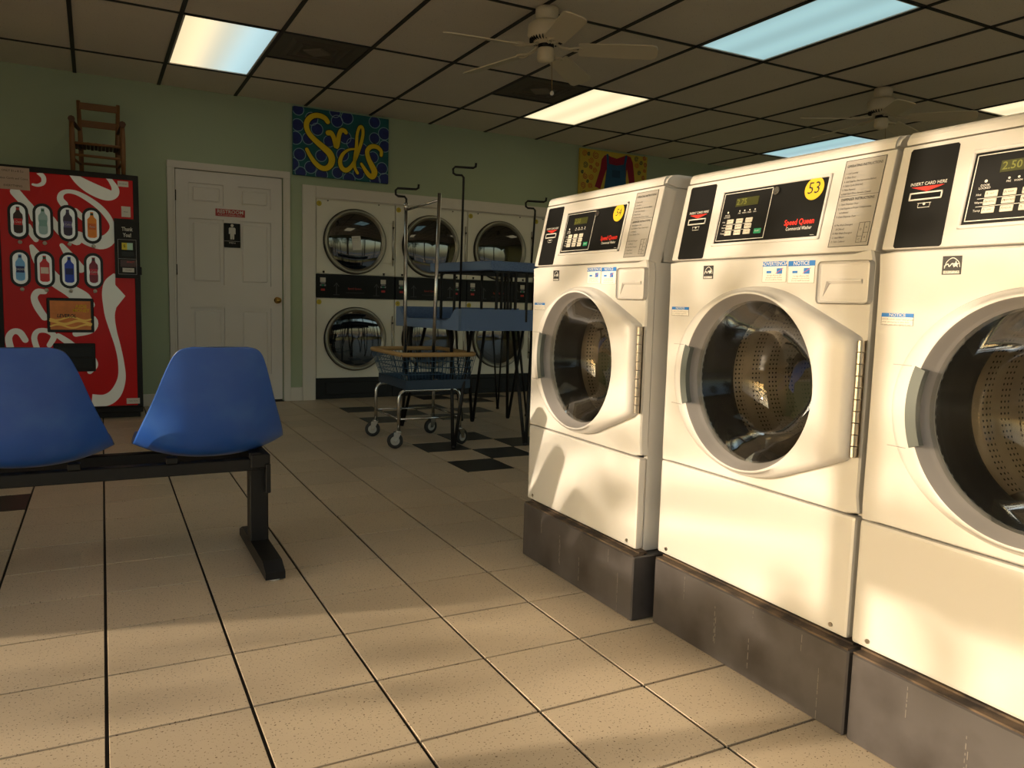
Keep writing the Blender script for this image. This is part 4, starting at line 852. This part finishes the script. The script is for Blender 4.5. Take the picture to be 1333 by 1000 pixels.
b = MB(); b.box(sx0+.03, TL_-.03, sy0+.04, TD-.07, 1.160, 1.173); obj('shelf_underframe', b, BLACKM, t)
for x, y in ((2.397, 2.66), (2.543, 2.66), (2.629, 2.66), (2.247, 3.28), (2.352, 3.28), (2.578, 3.28), (2.778, 3.28), (2.83, 3.28), (3.03, 3.28), (2.45, 2.69), (2.50, 2.69)):
    lx, ly = loc2(2.08, 2.568, TA, x, y)
    b = MB(); b.box(lx-.009, lx+.009, ly-.007, ly+.007, .826, 1.162, .002); obj('shelf_post', b, BLACKM, t)
CRK = [(0, -.02), (0, .012), (-.012, .027), (-.055, .029), (-.072, .040), (-.074, .068), (-.060, .083), (.066, .079), (.082, .088), (.084, .112)]
def crook(par, base, z0, ztop, r=.0080, a=0, ox=0, oy=0, lean=0):
    bx_, by_ = base; pts = [(bx_, by_, z0), (bx_, by_, (z0+ztop)/2)]
    dv = Vector((rt.x, rt.y, 0)).normalized()
    P = [Vector((bx_, by_, z0))] + [Vector((bx_+lean, by_, ztop)) + dv*u + Vector((0, 0, v)) for u, v in CRK]
    M = Matrix.Rotation(-a, 3, 'Z'); P = [M @ (p-Vector((ox, oy, 0))) for p in P]
    b = MB(); b.tube(P, r, 8); return obj('garment_hook', b, BLACKM, par, label='black steel rod ending in a crooked hook')
crook(t, (2.245, 2.935), .826, 1.80, a=TA, ox=2.08, oy=2.568, lean=.012)
crook(t, (2.985, 3.25), 1.236, 1.66, a=TA, ox=2.08, oy=2.568, lean=.02)
t2 = thing('folding_table', 'second folding table on thin black legs, hidden behind the first blue table', 'table', (2.22, 3.60, 0))
b = MB(); b.box(0, .95, 0, .52, .82, .868, .004); obj('tabletop', b, LAM, t2)
for top, foot in (((.06, .44), (2.204, 4.066)), ((.28, .08), (2.556, 3.56)), ((.88, .08), (3.186, 3.624)), ((.88, .44), (3.15, 4.10))): leg(t2, 2.22, 3.60, 0, top, foot, .822, .008, .05)
b = MB(); b.tube([(-.012, .38, 0), (-.012, .38, 1.55)], .007, 8); obj('hanging_rod', b, BLACKM, t2)

# ------------------------------------------------------------------ laundry cart
CX, CY = 1.94, 2.86
t = thing('laundry_cart', 'wheeled blue wire laundry cart with tan rim and two tall chrome poles', 'cart', (CX, CY, 0))
rx0, rx1, ry0, ry1, zr = 1.685-CX, 2.205-CX, 2.555-CY, 3.205-CY, .612
tx0, tx1, ty0, ty1 = 1.73-CX, 2.17-CX, 2.585-CY, 3.13-CY
def rrect(x0, x1, y0, y1, z, r=.04, n=4):
    P = []
    for cx, cy, a in ((x1-r, y1-r, 0), (x0+r, y1-r, 1), (x0+r, y0+r, 2), (x1-r, y0+r, 3)):
        for k in range(n+1): q = (a+k/n)*PI/2; P.append((cx+r*math.cos(q), cy+r*math.sin(q), z))
    return P+[P[0]]
b = MB(); P = rrect(rx0, rx1, ry0, ry1, zr, .05); b.tube(P, .015, 10, cap=False); obj('rim_bumper', b, TANR, t, label='tan plastic bumper around the basket rim')
b = MB(); n1, n2 = 20, 25
for k in range(n1+1):
    f = k/n1
    for y0, y1 in ((ry0, ty0), (ry1, ty1)): b.tube([(rx0+(rx1-rx0)*f, y0, zr), (tx0+(tx1-tx0)*f, y1, .44)], .0022, 4, cap=False)
for k in range(n2+1):
    f = k/n2
    for x0, x1 in ((rx0, tx0), (rx1, tx1)): b.tube([(x0, ry0+(ry1-ry0)*f, zr), (x1, ty0+(ty1-ty0)*f, .44)], .0022, 4, cap=False)
for f in (.25, .5, .75):
    q = lambda a, c: a+(c-a)*f
    b.tube(rrect(q(rx0, tx0), q(rx1, tx1), q(ry0, ty0), q(ry1, ty1), zr+(.44-zr)*f, .02, 2), .003, 5, cap=False)
o = obj('basket_wires', b, NAVY, t); o['kind'] = 'stuff'
b = MB(); b.box(tx0-.005, tx1+.005, ty0-.005, ty1+.005, .385, .392, .001)
for q in ((tx0-.006, tx0, ty0, ty1), (tx1, tx1+.006, ty0, ty1)): b.box(q[0], q[1], q[2], q[3], .39, .445)
for q in ((ty0-.006, ty0), (ty1, ty1+.006)): b.box(tx0-.006, tx1+.006, q[0], q[1], .39, .445)
obj('basket_tray', b, mat('dark_blue_tray', S(30, 52, 74), .5), t)
LX0, LX1, LY0, LY1 = 1.695-CX, 2.125-CX, 2.625-CY, 3.10-CY
for y in (LY0, LY1):
    b = MB(); b.tube([(LX0, y, .115), (LX0, y, .33), (LX0+.012, y, .36), (LX0+.04, y, .377), (LX1-.04, y, .377), (LX1-.012, y, .36), (LX1, y, .33), (LX1, y, .115)], .0115, 10); obj('leg_frame', b, CHROME, t)
for p, q in (((LX0, LY0, .19), (LX0, LY1, .19)), ((LX1, LY0, .19), (LX1, LY1, .19)), ((LX0, LY0, .19), (LX1, LY0, .19)), ((LX0, LY1, .19), (LX1, LY1, .19))):
    b = MB(); b.tube([p, q], .007, 8); obj('brace', b, CHROME, t)
WHG = mat('grey_wheel_hub', S(170, 168, 160), .4)
for (x, y), a in (((LX0, LY0), 2.9), ((LX0, LY1), 2.7), ((LX1, LY0), .4), ((LX1, LY1), 3.4)):
    dx, dy = math.cos(a), math.sin(a); cx, cy = x+dx*.022, y+dy*.022
    b = MB(); b.lathe([(.016, .118), (.022, .112), (.022, .106), (.012, .104)], (x, y, 0), 'z', 12, cap0=True, cap1=True)
    for s in (-1, 1):
        ox, oy = -dy*.016*s, dx*.016*s
        vs_ = [(x-dx*.018+ox, y-dy*.018+oy, .108), (x+dx*.03+ox, y+dy*.03+oy, .108), (cx+dx*.012+ox, cy+dy*.012+oy, .045), (cx-dx*.012+ox, cy-dy*.012+oy, .045)]
        V0 = [b.bm.verts.new(v) for v in vs_]; V1 = [b.bm.verts.new((v[0]-dy*.002*s, v[1]+dx*.002*s, v[2])) for v in vs_]
        b.bm.faces.new(V0); b.bm.faces.new(V1[::-1])
        for i in range(4): b.bm.faces.new((V0[i], V1[i], V1[(i+1) % 4], V0[(i+1) % 4]))
    b.done(); cf = obj('caster', b, CHROME, t)
    b = MB(); b.lathe([(.030, -.011), (.046, -.012), (.0515, -.008), (.0515, .008), (.046, .012), (.030, .011)], (0, 0, 0), 'y', 24); b.slot(1); b.lathe([(.0001, -.013), (.010, -.013), (.012, -.009), (.030, -.011)], (0, 0, 0), 'y', 20); b.lathe([(.0001, .013), (.010, .013), (.012, .009), (.030, .011)], (0, 0, 0), 'y', 20)
    obj('wheel', b, [RUBBER, WHG], cf, loc=(cx, cy, .0515), rot=(0, 0, a))
PA, PB = (1.885-CX, 3.05-CY), (1.996-CX, 2.76-CY)
b = MB(); b.tube([(PA[0]+.002, PA[1], .392), (PA[0]-.004, PA[1], 1.60)], .0125, 10); b.slot(1); b.tube([(PA[0]-.004, PA[1], 1.57), (PA[0]-.004, PA[1], 1.62)], .016, 10); obj('pole', b, [CHROME, CHROME], t)
b = MB(); b.tube([(PB[0]-.018, PB[1], .392), (PB[0]+.012, PB[1], 1.665)], .0125, 10); obj('pole', b, CHROME, t)
b = MB(); b.tube([(PA[0]-.004, PA[1], 1.572), (PB[0]+.010, PB[1], 1.622)], .008, 8); obj('cross_bar', b, CHROME, t)
M0 = Vector((CX, CY, 0)); crook(t, (1.882, 3.05), 1.58, 1.635, ox=CX, oy=CY)
for x, y in (PA, PB):
    b = MB(); b.box(x-.018, x+.018, y-.018, y+.018, .392, .43, .004); obj('pole_clamp', b, STEEL, t)

# ------------------------------------------------------------------ ceiling fans
def fan(loc, label, a0):
    t = thing('ceiling_fan', label, 'ceiling fan', loc, 0, 'white five-blade ceiling fans'); t.scale = (1, 1, 1.18)
    b = MB(); b.lathe([(.0001, 0), (.066, 0), (.068, -.02), (.062, -.055), (.05, -.062), (.0001, -.062)], (0, 0, 0), 'z', 28); obj('canopy', b, CREAM, t)
    b = MB(); b.lathe([(.03, -.058), (.085, -.066), (.107, -.08), (.110, -.125), (.104, -.140), (.085, -.150), (.060, -.165), (.04, -.172), (.0001, -.172)], (0, 0, 0), 'z', 40); mh = obj('motor_housing', b, CREAM, t)
    b = MB()
    for k in range(30):
        a = 2*PI*k/30; c, s = math.cos(a), math.sin(a); b.box(.068, .098, -.0022, .0022, -.1585, -.138, rot=Matrix.Rotation(a, 3, 'Z'), org=(0, 0, 0))
    o = obj('cooling_slots', b, BLACKP, mh); o['kind'] = 'stuff'
    b = MB(); b.lathe([(.046, -.166), (.046, -.186), (.03, -.19)], (0, 0, 0), 'z', 24); obj('flywheel', b, BLACKP, mh)
    b = MB(); b.lathe([(.0001, -.188), (.046, -.188), (.050, -.195), (.050, -.235), (.044, -.248), (.015, -.256), (.0001, -.257)], (0, 0, 0), 'z', 28); obj('switch_cap', b, CREAM, t)
    for k in range(5):
        a = math.radians(a0-72*k); M = Matrix.Rotation(a, 4, 'Z') @ Matrix.Rotation(math.radians(2.2), 4, 'Y') @ Matrix.Rotation(math.radians(-13), 4, 'X')
        b = MB()
        for s in (-1, 1): b.tube([(.06, .008*s, -.170), (.10, .010*s, -.185), (.14, .006*s, -.192), (.165, .026*s, -.193), (.195, .030*s, -.193), (.215, .012*s, -.193), (.24, .004*s, -.192)], .0055, 6)
        b.box(.20, .25, -.018, .018, -.195, -.191, .001); bmesh.ops.transform(b.bm, matrix=Matrix.Rotation(a, 4, 'Z'), verts=b.bm.verts); ir = obj('blade_iron', b, CREAM, t)
        b = MB(); P = [(.19, -.052), (.20, -.058), (.45, -.066), (.60, -.068), (.63, -.058), (.64, -.03), (.64, .03), (.63, .058), (.60, .068), (.45, .066), (.20, .058), (.19, .052)]
        A = [b.bm.verts.new((x, y, .003)) for x, y in P]; B_ = [b.bm.verts.new((x, y, -.003)) for x, y in P]; b.bm.faces.new(A); b.bm.faces.new(B_[::-1])
        for i in range(len(P)): b.bm.faces.new((A[i], B_[i], B_[(i+1) % len(P)], A[(i+1) % len(P)]))
        b.done(); bmesh.ops.transform(b.bm, matrix=Matrix.Translation((0, 0, -.187)) @ M, verts=b.bm.verts); obj('blade', b, CREAM, t)
    b = MB(); b.tube([(.03, -.02, -.25), (.032, -.022, -.32), (.035, -.024, -.392)], .0014, 5); b.slot(1); b.lathe([(.0001, -.012), (.009, -.008), (.012, 0), (.009, .008), (.0001, .012)], (.035, -.024, -.400), 'z', 12); obj('pull_chain', b, [BRASS, PAPER], t)
    return t
fan((2.335, 1.97, H), 'large cream ceiling fan nearest, above the tables', 182)
fan((5.33, 2.03, H), 'smaller far cream ceiling fan above the washer tops', 160)

# ------------------------------------------------------------------ outside the windows
b = MB(); b.box(-60, 40, -60, 30, -.6, -.13); struct('ground', b, FABR)
def tree(x, y, h, label, clumps, nl, ls, grp='trees outside the windows'):
    t = thing('tree', label, 'tree', (x, y, -.13), 0, grp)
    b = MB(); b.tube([(0, 0, 0), (.05, .03, h*.4), (-.05, .05, h*.75), (.0, 0, h)], .1, 8, rad=[.16, .12, .08, .03]); obj('trunk', b, BARK, t)
    for k, (cx, cy, cz, r) in enumerate(clumps):
        b = MB(); b.tube([(0, .02, max(.5, cz-1.2)), (cx*.5, cy*.5, cz-.3), (cx, cy, cz)], .03, 5, rad=[.04, .025, .01]); obj('branch', b, BARK, t)
    b = MB()
    for k in range(nl):
        cx, cy, cz, r = clumps[k % len(clumps)]; v = Vector((random.gauss(0, 1), random.gauss(0, 1), random.gauss(0, 1))).normalized()*r*random.random()**.4
        p = Vector((cx, cy, cz))+v; e1 = Vector((random.gauss(0, 1), random.gauss(0, 1), random.gauss(0, .6))).normalized(); e2 = e1.cross(Vector((random.gauss(0, 1), random.gauss(0, 1), 1))).normalized(); s = ls*random.uniform(.6, 1.3)
        b.bm.faces.new([b.bm.verts.new(p+e1*s*a+e2*s*c*.5) for a, c in ((-1, 0), (0, -1), (1, 0), (0, 1))])
    b.done(); o = obj('foliage', b, LEAF, t, recalc=False); o['kind'] = 'stuff'
tree(-10.2, 4.6, 5.2, 'thin street tree outside the left windows', [(.2, -2.3, 2.45, .28), (.4, -2.0, 2.75, .22), (.1, -3.0, 3.0, .3), (0, -2.68, 2.80, .10), (0, -2.40, 2.70, .12), (.1, -2.34, 2.62, .10), (0, -2.6, 3.5, .35), (0, -3.4, 3.4, .35), (0, -4.2, 3.3, .4), (.1, -2.0, 3.45, .4), (0, -3.0, 3.75, .45), (0, -4.0, 3.8, .45), (0, -1.6, 3.9, .5), (-.2, -.6, 4.5, .7), (0, .2, 5.0, .8), (.2, -3.6, 4.0, .3)], 900, .07)
TL5 = ('dark leafy tree across the car park, second from the left of five', 'tallest leafy tree set back in the middle left of the car park row', 'dark leafy tree nearest the pale rail, middle of the car park row', 'tall leafy tree at the right end of the car park row', 'leafy tree at the far left end of the car park row')
for k, (x, y, h) in enumerate([(-7, -17, 7), (-1.5, -21, 8), (3.5, -16.5, 6.5), (9, -21, 8), (-14, -14, 7)]):
    tree(x, y, h, TL5[k], [(random.uniform(-1.6, 1.6), random.uniform(-1.2, 1.2), h*random.uniform(.45, 1), 1.5) for _ in range(9)], 2600, .17)
b = MB(); b.box(-12, 14, -9.3, -9.15, .55, .72); 
for k in range(14): b.box(-12+k*2, -11.9+k*2, -9.28, -9.17, -.13, .56)
o = obj('porch_rail', b, mat('pale_rail_paint', S(206, 190, 164), .6)); tag(o, 'pale painted rail outside the front windows', 'railing')
